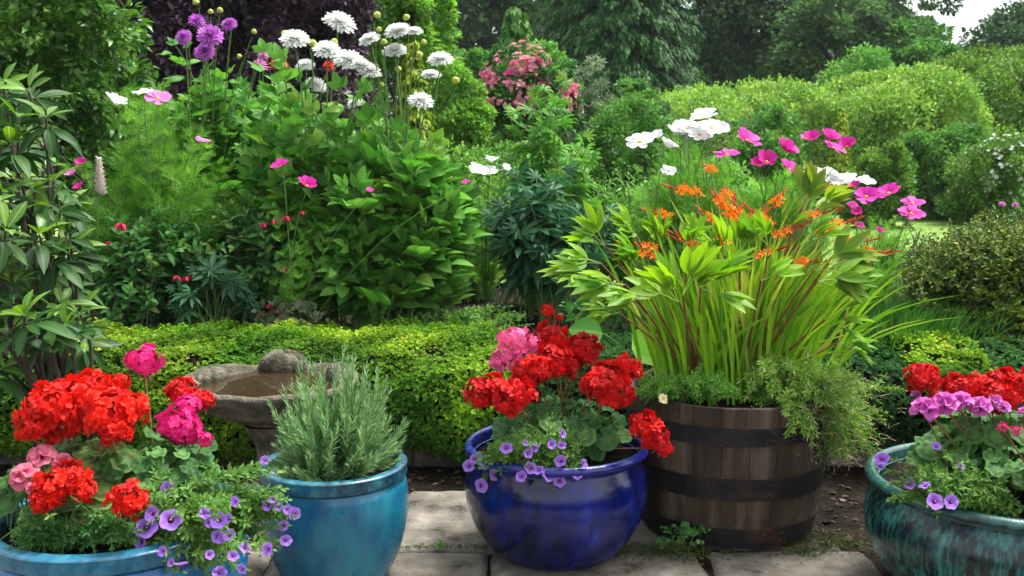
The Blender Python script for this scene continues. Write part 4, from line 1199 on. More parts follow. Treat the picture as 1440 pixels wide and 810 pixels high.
# rhododendron at the left
rh = thing('rhododendron', (-1.72, 3.75, 0), 'rhododendron with long leathery drooping leaves at the left edge behind the red geraniums', 'rhododendron')
RH = [leafT(.31, 6, .16, d, .55, pet=.1) for d in (.12, .3, .5)]
spots = [(40, 128, 3.5), (65, 165, 3.35), (5, 120, 3.6), (15, 205, 3.3), (35, 290, 3.35), (75, 255, 3.5), (92, 325, 3.4), (55, 330, 3.2), (8, 325, 3.1), (72, 290, 3.3),
         (112, 440, 3.35), (62, 455, 3.15), (18, 462, 3.1), (48, 415, 3.3), (100, 395, 3.5), (5, 420, 3.3), (0, 380, 3.2), (30, 372, 3.5), (95, 290, 3.6), (-20, 240, 3.2), (-30, 300, 3.1), (-40, 400, 3.0), (-10, 160, 3.5),
         (-60, 200, 3.5), (-50, 120, 3.6), (-70, 330, 3.4), (-60, 460, 3.2), (20, 250, 3.7), (40, 200, 3.8), (120, 480, 3.6), (60, 500, 3.6), (0, 520, 3.3), (80, 380, 3.7), (20, 430, 3.7), (95, 460, 3.2), (-30, 520, 3.2), (25, 165, 3.4), (50, 270, 3.3), (100, 350, 3.4), (20, 400, 3.15), (85, 430, 3.3), (0, 270, 3.2), (35, 445, 3.0), (75, 360, 3.3), (10, 350, 3.4), (40, 340, 3.8), (60, 240, 3.9), (10, 290, 3.8)]
cl = Cloud(); cn = Cloud(); sm = MB(); rb_ = np.array([-1.75, 3.75, 0.0]); fork = rb_ + np.array([0, 0, .35])
sm.tube(bez(rb_ - [0, 0, .05], rb_ + [.03, 0, .2], fork, 5), [.045, .04, .036, .034, .03], 8)
for (px, py, Y) in spots:
    q = W(px, py, Y); ax = nrm(np.array([rng.normal(0, .35) + .15, -.35 + rng.normal(0, .25), 1.0]))
    m = (fork + q) / 2; m[2] -= .0; m[:2] = fork[:2] * .3 + q[:2] * .7
    sm.tube(bez(fork + rng.normal(0, .02, 3), m + rng.normal(0, .06, 3), q, 8), np.linspace(.010, .004, 8), 6)
    a = nrm(np.cross(ax, [.2, .9, .1])); b = np.cross(ax, a)
    k = rng.integers(13, 19)
    for i in range(k):
        th = i * 2.4 + rng.normal(0, .2); el = rng.uniform(-.45, .25) if i < k * .65 else rng.uniform(.3, 1.0)
        d = (a * cos(th) + b * sin(th)) * cos(el) + ax * sin(el); nn = ax * cos(el) - (a * cos(th) + b * sin(th)) * sin(el)
        (cl if i < k * .65 else cn).add(q - ax * .03 * (i < k * .65), d, nn, rng.uniform(.09, .145) * (1 if i < k * .65 else .8))
M['rhododendron young leaf'] = leaf_mat('rhododendron young leaf', (.07, .18, .018), (.15, .30, .03), rib=(.4, .5, .2), rough=.4, spec=.4)
M['rhododendron leaf'] = leaf_mat('rhododendron old leaf', (.014, .055, .014), (.04, .115, .022), rib=(.12, .20, .05), rough=.5, spec=.2, trans=.2)
mb = MB(); cl.emit(mb, RH, 0, .12); mb.build('foliage', M['rhododendron leaf'], rh)
mb = MB(); cn.emit(mb, RH[:2], 0, .12); mb.build('young_foliage', M['rhododendron young leaf'], rh)
sm.build('stems', M['bark'], rh)

# ------------------------------------------------------------------ flower prototypes
def head_T(kind, n, petals, seed):
    """geranium truss of radius 1: florets on short pedicels over a dome, facing +Z"""
    random.seed(seed); r = np.random.default_rng(seed)
    pl = leafT(.78, 3, .06, .12, .62, blunt=.62)
    if kind == 'double':
        fl = merge([(pl, rotz(2 * pi * i / 5) @ rotx(.15), (0, 0, 0), None) for i in range(5)] + [(pl, rotz(2 * pi * i / 4 + .5) @ rotx(.75) * .72, (0, 0, .05), None) for i in range(4)])
    else:
        fl = merge([(pl, rotz(2 * pi * i / 5) @ rotx(.12 + .12 * (i % 2)), (0, 0, 0), None) for i in range(5)])
    mb = MB(); k = n
    i = np.arange(k); z = 1 - 1.35 * (i + .5) / k; a = i * 2.39996
    rr = np.sqrt(np.maximum(0, 1 - z * z)); D = np.stack([rr * np.cos(a), rr * np.sin(a), z], -1) + r.normal(0, .07, (k, 3)); D = nrm(D)
    R0 = r.uniform(.48, .98, k); P = D * R0[:, None] * np.array([1, 1, .72])
    N = nrm(D + r.normal(0, .28, D.shape))
    mb.inst(fl, basis(np.cross(N, r.normal(size=N.shape)), N), P, r.uniform(.23, .35, k), mi=0)
    for q in P: mb.tube(np.array([[0, 0, -.45], q * .5 + [0, 0, -.1], q * .97]), [.02, .018, .014], 3, 1)
    for q in range(7):
        d = nrm(r.normal(size=3) + [0, 0, -.6]); mb.tube(np.array([[0, 0, -.45], d * .45 + [0, 0, -.4], d * .7 + [0, 0, -.45]]), [.02, .03, .05], 5, 1)
    return mb
def head_proto(key, mat, kind, n, variants=4):
    p = Proto()
    for v in range(variants):
        o = head_T(kind, n, 5, v * 7 + 3).build('flower_head', [M[mat], M['stem red']]); p.add(o)
    return p
H_red = head_proto('red', 'red petal', 'double', 46)
H_scar = head_proto('scarlet', 'scarlet petal', 'double', 44)
H_mag = head_proto('magenta', 'magenta petal', 'single', 42)
H_pink = head_proto('pink', 'pink petal', 'single', 26)

H_coral = head_proto('coral', 'magenta petal', 'double', 10)
def big_head(mat='pale pink petal'):
    p = Proto()
    for v in range(3):
        random.seed(v); mb = MB(); t = trumpet(5, .35, .10)
        for i in range(5):
            a = i * 2 * pi / 5; d = nrm([cos(a) * .8, sin(a) * .8, .75 + .2 * random.random()]) if i else np.array([0, 0, 1.])
            mb.inst(t, basis(np.cross(d, [.3, .5, .1])[None], d[None]), (d * .5)[None], .52)
        mb.tube([[0, 0, -.6], [0, 0, 0], [0, 0, .2]], .03, 4, 1)
        p.add(mb.build('flower_head', [M[mat], M['stem red']]))
    return p
H_pale = big_head()
H_mauve = big_head('mauve petal')

def flower_proto(mat, centre, T_list, cT=None, name='flower'):
    p = Proto()
    for t in T_list:
        mb = MB(); 
        for _ in (0,): mb.add(t, rnd=random.random())
        o = mb.build(name, M[mat])
        if centre:
            mc = MB(); mc.add(cT); c = mc.build('flower_centre', M[centre]); sub(o, c)
        p.add(o)
    return p
random.seed(4)
CT = dome(.17, .13)
DA = [daisy(8, .76, c, .12, 4, .08, -.05, .62) for c in (.25, .5, .75)]
F_cw = flower_proto('cosmos white', 'yellow centre', DA, CT)
F_cm = flower_proto('cosmos magenta', 'yellow centre', DA, CT)
F_cp = flower_proto('cosmos pink', 'yellow centre', DA, CT)
TR = [trumpet(5, .5, .05), trumpet(5, .6, .08), trumpet(5, .45, .03), trumpet(5, .7, .12), trumpet(5, .5, .10), trumpet(5, .9, .04), trumpet(5, .4, .14)]
F_vi = flower_proto('violet petal', 'yellow centre', TR, dome(.09, .05, 6))
F_mauve = flower_proto('mauve petal', 'yellow centre', TR, dome(.08, .05, 6))
F_cream = flower_proto('cream petal', 'yellow centre', DA[:1], CT)
def pompon(layers=9, n0=22, w=.30):
    P = []; lt = leafT(w, 3, .2, -.12, .6, blunt=.25)
    for L in range(layers):
        f = L / (layers - 1); n = max(5, int(n0 * (1 - .45 * f)))
        for i in range(n):
            a = 2 * pi * (i + .5 * (L % 2)) / n + random.uniform(-.08, .08)
            P.append((lt, rotz(a) @ rotx(-.35 + 1.75 * f + random.uniform(-.12, .12)) * (1 - .42 * f) * random.uniform(.88, 1.08), (0, 0, .1 * f), None))
    return merge(P)
F_wd = flower_proto('white petal', 'green centre', [pompon(), pompon(9, 24, .26), pompon(10, 20, .30)], dome(.16, .42))
F_pd = flower_proto('purple petal', None, [pompon(), pompon(7, 17, .22)])
F_rd = flower_proto('red petal', None, [pompon(5, 10, .4)])
F_pk = flower_proto('cosmos pink', None, [pompon(6, 12, .3)])

def stem_to(o, b, q, r0=.004, mat='stem green', name='flower_stem', bow=.25, nd=None, back=.02):
    """a stem of its own from near the plant's base to the underside of a flower"""
    b = np.asarray(b, float); q = np.asarray(q, float)
    if nd is not None: q = q - nrm(nd) * back
    m = b * .55 + q * .45; m[2] = b[2] + (q[2] - b[2]) * (.5 + bow)
    mb = MB(); mb.tube(bez(b, m, q, 9), np.linspace(r0, r0 * .6, 9), 5); return mb.build(name, M[mat], o)

def face(up=.75, toward=.55, j=.3): return nrm(np.array([rng.normal(0, j), -toward + rng.normal(0, j * .6), up]))

def flowers(o, proto, lst, Y, flat=1.0, spread=.06, r0=.004, mat='stem green', up=.8, toward=.5, j=.3, yj=.15, hidden=.0, basez=None, back=.03):
    b0 = np.array(o.location)
    for e in lst:
        px, py, dpx = e[:3]; Yi = (e[3] if len(e) > 3 else Y) + rng.uniform(-yj, yj)
        q = W(px, py, Yi); nd = face(up, toward, j); s = dpx / 2 / ppm(Yi)
        proto.put(q, nd, s if flat == 1 else (s, s, s * flat), o)
        b = b0 + np.array([rng.normal(0, spread), rng.normal(0, spread), 0 if basez is None else basez])
        stem_to(o, b, q, r0, mat, nd=nd, back=back if back > .01 else back)

# dahlias
flowers(roots['white a'], F_wd, [(415, 55, 44), (478, 31, 48), (460, 70, 42), (490, 84, 46), (445, 119, 32), (430, 91, 28), (507, 92, 36)], 5.35, .62, .07, .006, up=1.0, toward=.5, j=.3)
flowers(roots['white b'], F_wd, [(560, 43, 42), (519, 55, 34), (555, 71, 36), (619, 83, 38), (519, 99, 38), (592, 141, 38), (606, 105, 30), (583, 44, 26), (498, 145, 24)], 5.3, .62, .07, .006, up=1.0, toward=.5, j=.3)
flowers(roots['purple dahlia'], F_pd, [(295, 50, 38), (288, 73, 30), (277, 29, 26), (258, 52, 24), (322, 34, 24)], 5.6, .8, .06, .006, up=.5, toward=.9, j=.35)
flowers(roots['red dahlia'], F_rd, [(393, 90, 28), (462, 92, 18)], 6.1, 1, .06, .005)
flowers(roots['red dahlia'], F_pk, [(366, 92, 26), (370, 78, 18)], 6.0, 1, .06, .005)
# green buds
bud = Proto(); mb = MB(); mb.add(dome(1, 1.1, 8)); mb.add(dome(1, .6, 8), B=rotx(pi)); bud.add(mb.build('bud', M['green centre']))
for key, L_, Y in [('white a', [(400, 48, 10), (440, 62, 12), (470, 60, 11), (433, 60, 9)], 5.4), ('white b', [(590, 78, 11), (533, 42, 8), (540, 60, 10), (596, 60, 9), (530, 22, 11), (641, 114, 12), (537, 120, 9), (572, 25, 10), (560, 98, 10)], 5.3), ('purple dahlia', [(276, 4, 10), (309, 15, 9), (296, 17, 8), (265, 48, 9), (357, 45, 8), (361, 72, 9), (337, 80, 8), (371, 68, 9)], 5.6)]:
    flowers(roots[key], bud, L_, Y, 1, .06, .004)
# cosmos flowers at the left
flowers(roots['feather'], F_cw, [(162, 147, 40), (201, 131, 30)], 5.2, 1, .06, .003, up=.9, toward=.35)
flowers(roots['feather'], F_cp, [(222, 139, 38), (285, 200, 24), (100, 246, 22), (75, 206, 24), (60, 205, 18)], 5.2, 1, .06, .003, up=.9, toward=.45)
flowers(roots['feather'], F_cm, [(115, 230, 20), (112, 265, 22)], 5.0, 1, .06, .003)
mg = thing('cosmos_plant', base_at(415, 5.0), 'slender cosmos with two magenta flowers in front of the white dahlias', 'cosmos')
flowers(mg, F_cm, [(395, 234, 30), (432, 262, 34), (520, 268, 12), (655, 256, 12)], 4.95, 1, .03, .003, up=.85, toward=.4)
cl = Cloud()
for i in range(14):
    q = mg.location; p0 = np.array(q); p1 = p0 + np.array([rng.normal(0, .12), rng.normal(0, .08), rng.uniform(.3, .75)])
    shoot_leaves(cl, bez(p0, (p0 + p1) / 2 + [0, 0, .1], p1, 8), 7, .08, .2)
mb = MB(); cl.emit(mb, THREAD); mb.build('foliage', M['cosmos leaf'], mg)
# centre and right cosmos
flowers(roots['cw'], F_cw, [(900, 200, 42), (938, 207, 34), (926, 193, 26), (950, 190, 40), (966, 182, 40), (990, 166, 42), (1000, 181, 40), (984, 190, 36), (972, 176, 30), (958, 178, 26), (940, 241, 24), (1012, 183, 30)], 4.75, 1, .08, .003, up=.8, toward=.5)
wc = thing('cosmos_plant', base_at(690, 5.9), 'cosmos with a few white flowers between the white dahlias and the dark lupin', 'cosmos')
flowers(wc, F_cw, [(672, 241, 30), (691, 228, 26), (687, 243, 28), (712, 236, 14)], 5.5, 1, .03, .003)
cl = Cloud()
for i in range(14):
    p0 = np.array(wc.location); p1 = p0 + np.array([rng.normal(0, .12), rng.normal(0, .08), rng.uniform(.3, .95)])
    shoot_leaves(cl, bez(p0, (p0 + p1) / 2 + [0, 0, .1], p1, 8), 7, .09, .2)
mb = MB(); cl.emit(mb, THREAD); mb.build('foliage', M['cosmos leaf'], wc)
flowers(roots['cm'], F_cm, [(1050, 198, 42), (1022, 218, 38), (1103, 212, 44), (1078, 228, 38), (1110, 239, 38), (1066, 232, 26), (1142, 197, 34), (1166, 196, 36), (1172, 209, 36), (1191, 207, 34)], 4.7, 1, .08, .003, up=.85, toward=.45)
flowers(roots['cm'], F_cw, [(1140, 245, 34), (1156, 250, 38), (1172, 247, 34), (1186, 256, 40), (1206, 256, 34), (1218, 258, 30), (1170, 260, 34), (1196, 262, 34), (1130, 244, 22)], 4.85, 1, .08, .003, up=.95, toward=.3)
flowers(roots['cm2'], F_cm, [(1218, 277, 36), (1250, 272, 36), (1283, 286, 34), (1281, 301, 38), (1203, 262, 20), (1236, 326, 18), (1204, 300, 22), (1208, 318, 16), (1198, 290, 18)], 4.6, 1, .05, .003, up=.85, toward=.45)
# pale lupin spike and fuchsia drops
sp = MB(); b = base_at(139, 5.15); top = W(139, 222, 5.1)
lw = thing('lupin_flower', b, 'fading pale pink and white lupin flower spike between the rhododendron and the feathery cosmos', 'lupin')
stem_to(lw, b, top, .005)
lt = leafT(.9, 2, .5, -.3, .5)
for i in range(60):
    f = i / 60; a = i * 2.4; d = nrm([cos(a), sin(a), .1]); p = top + np.array([0, 0, -.19 * (1 - f)]) 
    sp.inst(lt, basis(d[None], np.array([[0, 0, 1.]])), p[None], .040 * (1 - .5 * f))
sp.build('flower_spike', M['faded petal'], lw)
dp = Proto(); mb = MB()
for i in range(4): mb.add(leafT(.45, 3, .3, .2, .4), B=rotz(i * pi / 2) @ rotx(-.5), rnd=.1)
for i in range(4): mb.add(leafT(.8, 3, .3, .0, .6, blunt=.4), B=rotz(i * pi / 2 + .7) @ rotx(-1.2) * .75, rnd=.9)
dp.add(mb.build('flower', M['fuchsia petal']))
for key, L_, Y in [('fuchsia a', [(171, 314, 16), (250, 388, 12), (262, 389, 11), (108, 303, 14), (270, 417, 8), (130, 338, 7), (152, 340, 7)], 4.95), ('fuchsia b', [(370, 314, 10), (386, 309, 10), (403, 304, 12), (425, 297, 9), (378, 428, 10), (390, 433, 12), (400, 376, 9)], 5.0)]:
    for (px, py, d) in L_:
        q = W(px, py, Y); dp.put(q, (rng.normal(0, .15), -.1, 1), d / ppm(Y) * .8, roots[key])
# rose bush flowers at the right, small far flowers
for o in list(COL.objects):
    if o.parent is None and str(o.get('label', '')).startswith('loose rose bush'):
        flowers(o, F_pk, [(1409, 287, 11), (1428, 288, 11), (1408, 329, 12), (1432, 318, 9)], 6.0, 1, .05, .003)

# ================================================================== POT PLANTS
RL = [round_leaf(7, 3, .22, .05), round_leaf(7, 3, .05, .07), round_leaf(6, 3, -.12, .05)]
def geranium(label, base, groups, nl, lc, lr, lsize, lmat='geranium leaf', spread=.05, seed=1, stemmat='stem red', toward=.45):
    """groups: list of (proto, [(px, py, diameter px, Y)])"""
    base = np.asarray(base, float)
    o = thing('geranium_plant', base, label, 'geranium'); sm = MB(); cl = Cloud()
    for proto, lst in groups:
        for (px, py, d, Y) in lst:
            q = W(px, py, Y); nd = nrm(np.array([(q[0] - base[0]) * 1.2 + rng.normal(0, .12), -toward + rng.normal(0, .15), .9])); s = d / 2 / ppm(Y) * 1.08
            proto.put(q, nd, s, o)
            b = base + np.array([rng.normal(0, spread), rng.normal(0, spread), 0])
            stem_to(o, b, q, .0028, stemmat, nd=nd, back=.35 * s, bow=.1)
    c = np.asarray(lc); d = rdir(nl, -.25); P = c + d * np.asarray(lr) * rng.uniform(.55, 1, nl)[:, None]
    P[:, 2] = np.maximum(P[:, 2], base[2] + .015)
    for i in range(nl):
        b = base + np.array([rng.normal(0, spread * .8), rng.normal(0, spread * .8), .02])
        out = nrm((P[i] - c) * np.array([1, 1, .3]) + rng.normal(0, .02, 3)); nn = nrm(out * .55 + np.array([0, -.25, .9]) + rng.normal(0, .22, 3))
        dd = nrm(out - nn * (out @ nn)); s = lsize * rng.uniform(.55, 1.15)
        cl.add(P[i] - dd * s * .38, dd, nn, s)
        m = (b + P[i]) / 2 + [0, 0, .03]; sm.tube(bez(b, m, P[i], 6), np.linspace(.0028, .0016, 6), 4)
    mb = MB(); cl.emit(mb, RL, 0, .05); mb.build('foliage', M[lmat], o); sm.build('stems', M['stem green'], o)
    return o

def trailer(name, label, cat, base, proto, lst, extra, leaf=.022, lmat='small leaf', over=None, seed=1, up=.5, toward=1.0, temps=None, density=14, sr=.0012, arch=.5):
    """trailing plant: shoots run out over the rim to each flower and to extra points (px, py, Y)"""
    base = np.asarray(base, float); o = thing(name, base, label, cat); cl = Cloud(); sm = MB()
    tg = []
    for (px, py, d, Y) in lst:
        q = W(px, py, Y); nd = face(up, toward, .5); s = d / 2 / ppm(Y) * random.uniform(.9, 1.25); proto.put(q, nd, (s, s * random.uniform(.8, 1), s), o); tg.append(q - nd * s * 1.0)
    for (px, py, Y) in extra: tg.append(W(px, py, Y))
    for q in tg:
        b = base + np.array([rng.normal(0, .04), rng.normal(0, .03), 0])
        m = b * .45 + q * .55; m[2] = max(b[2], q[2]) + rng.uniform(.01, .05) * arch * 2
        path = bez(b, m, q, 12); path[1:-1] += rng.normal(0, .004, (10, 3))
        sm.tube(path, sr, 3); L = np.linalg.norm(q - b)
        shoot_leaves(cl, path, max(6, int(density * L / .2)), leaf, .12, 2, 1.0, .6, .25)
        for k in range(2):
            i = rng.integers(4, 10); e = path[i] + rng.normal(0, .03, 3) + np.array([0, -.01, .015]); p2 = bez(path[i], (path[i] + e) / 2 + [0, 0, .01], e, 5)
            sm.tube(p2, sr * .8, 3); shoot_leaves(cl, p2, 5, leaf * .9, .2, 2)
    mb = MB(); cl.emit(mb, temps or [leafT(.42, 3, .2, .15, .5), leafT(.38, 3, .2, .4, .55)], 0, .2); mb.build('foliage', M[lmat], o); sm.build('stems', M['stem green'], o)
    return o

# ---- left azure pot
bl = s_left
geranium('scarlet geranium with big crowded heads at the back left of the azure pot', bl + [-.10, .02, 0],
    [(H_scar, [(64, 574, 76, 2.42), (105, 566, 78, 2.50), (150, 583, 86, 2.40), (182, 574, 56, 2.5), (46, 602, 44, 2.38), (128, 545, 54, 2.56), (170, 537, 28, 2.6), (92, 596, 62, 2.46), (98, 548, 44, 2.6), (165, 607, 46, 2.36)])],
    46, bl + [-.04, -.04, .14], (.17, .13, .10), .09, 'geranium pale leaf')
geranium('low scarlet geranium with loose heads just above the front rim of the azure pot', bl + [-.14, -.12, 0],
    [(H_scar, [(72, 688, 62, 2.28), (102, 672, 50, 2.30), (180, 702, 56, 2.24), (60, 706, 36, 2.25), (118, 692, 34, 2.27)])],
    26, bl + [-.02, -.12, .07], (.15, .1, .07), .07, 'geranium pale leaf', toward=.8)
geranium('red geranium with two flower heads at the back right of the azure pot', bl + [.12, .10, 0],
    [(H_red, [(255, 552, 44, 2.66), (284, 563, 36, 2.62)])], 22, bl + [.12, .08, .12], (.12, .1, .11), .08)
geranium('magenta geranium with one tall head and several lower ones in the azure pot', bl + [.05, .03, 0],
    [(H_mag, [(202, 507, 52, 2.66), (249, 600, 56, 2.50), (262, 571, 42, 2.56), (288, 617, 24, 2.5), (266, 606, 40, 2.52)])],
    62, bl + [.11, -.04, .13], (.15, .12, .11), .085)
geranium('pale pink geranium with large veined petals at the left rim of the azure pot', bl + [-.2, -.02, 0],
    [(H_pale, [(36, 672, 56, 2.33), (60, 645, 54, 2.38), (88, 652, 40, 2.38), (52, 690, 40, 2.30)])], 24, bl + [-.2, -.02, .08], (.09, .10, .10), .075)
flL = [(206, 742, 27), (240, 731, 26), (197, 762, 22), (213, 722, 24), (236, 686, 22), (288, 722, 18), (307, 732, 20), (306, 755, 20), (320, 729, 14), (322, 752, 17), (347, 688, 16), (358, 686, 18), (376, 710, 20), (353, 731, 16), (357, 751, 16), (384, 702, 12), (391, 712, 14), (398, 739, 18), (402, 760, 18), (376, 772, 20), (414, 722, 18), (405, 717, 14), (295, 780, 16), (328, 782, 16), (255, 792, 22), (240, 791, 14), (309, 806, 22), (312, 757, 14), (228, 775, 14), (372, 647, 13), (385, 664, 12), (340, 800, 14), (295, 735, 12), (330, 705, 14), (345, 770, 14)]
trailer('calibrachoa_plant', 'trailing violet calibrachoa spilling over the right rim of the azure pot', 'calibrachoa', bl + [.10, -.10, 0], F_vi,
    [(x, y, d * 1.05, 2.27 + (.15 if x > 335 and y < 765 else 0) + (.1 if y < 700 else 0) - (.04 if y > 770 else 0)) for (x, y, d) in flL],
    [(x + random.uniform(-14, 14), y + random.uniform(-6, 14), 2.30 + (.12 if x > 335 else 0)) for (x, y, d) in flL] * 1 + [(x, 752 - (x - 225) * .42 + random.uniform(4, 45), 2.30 + (.14 if x > 320 else 0)) for x in [random.uniform(215, 405) for _ in range(70)]], .026, 'small leaf', seed=1, arch=.1)
trailer('bedding_plant', 'small leaved green bedding plant at the front left rim of the azure pot', 'bedding plant', bl + [-.12, -.16, 0], F_vi, [],
    [(random.uniform(30, 200), random.uniform(735, 765), 2.26) for _ in range(46)], .022, 'fuchsia leaf', arch=.1)
# ---- turquoise pot: lavender
lv = thing('lavender_bush', s_teal, 'upright grey green lavender bush without flowers in the turquoise pot', 'lavender')
cl = Cloud(); sm = MB(); c, hx, hz = box3(378, 572, 498, 690, 3.03)
d = rdir(190, -.15); tg = np.array([c[0], 3.03, s_teal[2] + .05]) + d * np.array([hx * 1.0, hx * .9, W(470, 515, 3.0)[2] - s_teal[2] - .05]) * rng.uniform(.6, 1.06, 190)[:, None]
NE = [leafT(.17, 2, .2, x, .5) for x in (-.05, .15)]
for q in tg:
    b = s_teal + np.array([rng.normal(0, .035), rng.normal(0, .035), 0]); m = b * .3 + q * .7; m[2] = b[2] + (q[2] - b[2]) * .45
    path = bez(b, m, q + [0, 0, .03], 9); sm.tube(path, np.linspace(.0022, .001, 9), 3)
    shoot_leaves(cl, path, 15, .044, .25, 3, .6, .2, .35, tip=True)
mb = MB(); cl.emit(mb, NE, 0, .2); mb.build('foliage', M['lavender leaf'], lv); sm.build('stems', M['stem green'], lv)
# ---- blue pot
bb = s_blue
geranium('red geranium with many velvety heads in the cobalt blue pot', bb + [0, .0, 0],
    [(H_red, [(682, 550, 56, 3.08), (722, 558, 62, 3.0), (748, 524, 52, 3.15), (736, 535, 40, 3.2), (782, 508, 62, 3.2), (820, 492, 52, 3.26), (774, 474, 46, 3.35), (800, 503, 40, 3.25), (856, 544, 72, 3.1), (838, 540, 36, 3.05), (884, 518, 42, 3.2), (760, 520, 44, 3.12), (912, 605, 56, 2.98), (930, 626, 32, 2.96)])],
    110, bb + [.03, -.02, .07], (.23, .19, .11), .075)
geranium('pink geranium with airy heads at the back left of the cobalt blue pot', bb + [-.1, .1, 0],
    [(H_pink, [(726, 477, 50, 3.32), (712, 502, 44, 3.3), (748, 484, 40, 3.34), (700, 511, 26, 3.28), (733, 500, 36, 3.3)])], 22, bb + [-.1, .08, .07], (.11, .1, .09), .07)
geranium('tall thin scarlet geranium stem with one small head standing over the cobalt blue pot', bb + [.0, .14, 0],
    [(H_scar, [(770, 437, 20, 3.42), (786, 447, 12, 3.42)])], 8, bb + [.02, .13, .06], (.06, .06, .05), .06)
flB = [(659, 655, 16), (668, 645, 16), (682, 650, 17), (697, 666, 18), (677, 683, 18), (712, 630, 15), (743, 638, 16), (776, 625, 15), (788, 648, 18), (746, 658, 17), (733, 670, 18), (771, 668, 17), (787, 677, 17), (812, 667, 14), (822, 652, 15), (792, 610, 12), (757, 661, 14), (752, 629, 13), (790, 626, 11), (739, 623, 9)]
trailer('calibrachoa_plant', 'violet calibrachoa trailing over the front left rim of the cobalt blue pot', 'calibrachoa', bb + [-.03, -.13, 0], F_vi,
    [(x, y, d * 1.05, 2.93 + (.1 if x < 700 else 0)) for (x, y, d) in flB], [(random.uniform(672, 815), random.uniform(622, 664), 2.98) for _ in range(75)], .022, arch=.15)
# ---- green pot
bg_ = s_green
geranium('crimson red geranium with a row of heads in the dark green pot', bg_ + [.02, .0, 0],
    [(H_red, [(1299, 531, 50, 2.78), (1345, 547, 50, 2.8), (1372, 545, 46, 2.85), (1390, 556, 54, 2.76), (1408, 537, 46, 2.86), (1432, 545, 44, 2.8), (1462, 540, 60, 2.8), (1316, 561, 24, 2.76), (1418, 560, 34, 2.75)])],
    160, bg_ + [.0, -.06, .13], (.32, .26, .12), .085)
geranium('mauve geranium with soft ragged blooms below the red heads in the dark green pot', bg_ + [-.05, -.05, 0],
    [(H_mauve, [(1300, 578, 52, 2.66), (1328, 570, 50, 2.68), (1312, 586, 28, 2.66), (1352, 568, 46, 2.7), (1378, 574, 44, 2.7), (1398, 566, 32, 2.72), (1410, 575, 30, 2.7), (1440, 582, 26, 2.7), (1288, 557, 20, 2.8)])], 26, bg_ + [-.1, -.08, .08], (.16, .12, .08), .075)
geranium('pale leafed geranium with two small coral pink heads in the dark green pot', bg_ + [.02, -.14, 0],
    [(H_coral, [(1410, 601, 19, 2.55), (1429, 606, 18, 2.54)])], 26, bg_ + [.04, -.17, .07], (.14, .08, .08), .085, 'geranium pale leaf', toward=.8)
trailer('calibrachoa_plant', 'violet calibrachoa at the front left rim of the dark green pot', 'calibrachoa', bg_ + [-.12, -.2, 0], F_vi,
    [(1279, 680, 18, 2.6), (1300, 682, 20, 2.58), (1315, 705, 22, 2.53), (1338, 706, 20, 2.52), (1317, 627, 13, 2.65), (1240, 645, 18, 2.74), (1238, 655, 12, 2.74), (1352, 655, 10, 2.6)],
    [(random.uniform(1250, 1375), random.uniform(668, 704), 2.60) for _ in range(50)], .022, 'small leaf', arch=.1)

# ---- barrel
sb = s_bar
cr = thing('crocosmia_clump', sb + [.03, .02, 0], 'big clump of sword shaped green crocosmia leaves with orange flower sprays in the half barrel', 'crocosmia')
mb = MB(); blades(mb, sb + [.03, .02, 0], 250, .62, (.12, .09), .15, .0135, 5, bias=(.02, 0)); blades(mb, sb + [.08, .0, 0], 130, .60, (.10, .08), .2, .012, 6, bias=(.42, 0))
blades(mb, sb + [-.06, .0, 0], 75, .5, (.10, .08), .16, .012, 8, bias=(-.2, -.05)); blades(mb, sb + [.1, .0, 0], 26, .50, (.1, .08), .3, .010, 9, bias=(.7, -.1))
# a few standing well above the rest
for (px, py, Y) in [(1025, 330, 3.3), (1045, 350, 3.25), (1080, 345, 3.3), (1100, 330, 3.3), (1130, 350, 3.3), (1160, 335, 3.35), (1180, 355, 3.3), (1010, 345, 3.3), (975, 330, 3.3), (1060, 370, 3.2), (1205, 360, 3.35), (1145, 320, 3.4), (990, 360, 3.25), (1115, 372, 3.2), (1000, 285, 3.5), (1112, 288, 3.5), (940, 275, 3.6), (1065, 330, 3.4), (1195, 320, 3.45), (1020, 300, 3.55), (985, 300, 3.4), (1240, 385, 3.4), (1255, 455, 3.35)]:
    q = W(px, py, Y); b = sb + np.array([rng.normal(0.03, .07), rng.normal(0, .05), 0]); L = q - b
    tg = bez(b, b + np.array([L[0] * .3, L[1] * .3, L[2] * .62]), q, 7); s = np.array([1, .2, 0]); w = .019 * np.array([.8, 1, 1, .95, .8, .5, .02])
    V = np.concatenate([tg - s * w[:, None] / 2, tg + np.array([0, -.1, 0]) * w[:, None], tg + s * w[:, None] / 2]); F = []
    for k in range(6): F += [(k, 7 + k, 8 + k, k + 1), (7 + k, 14 + k, 15 + k, 8 + k)]
    t = np.linspace(0, 1, 7); mb.add(T(V, F, [(1, x) for x in t] + [(0, x) for x in t] + [(1, x) for x in t]), rnd=.9)
mb.build('foliage', M['crocosmia blade'], cr)
cf = daisy(6, .4, .75, .25, 3, .05, 0, .25)
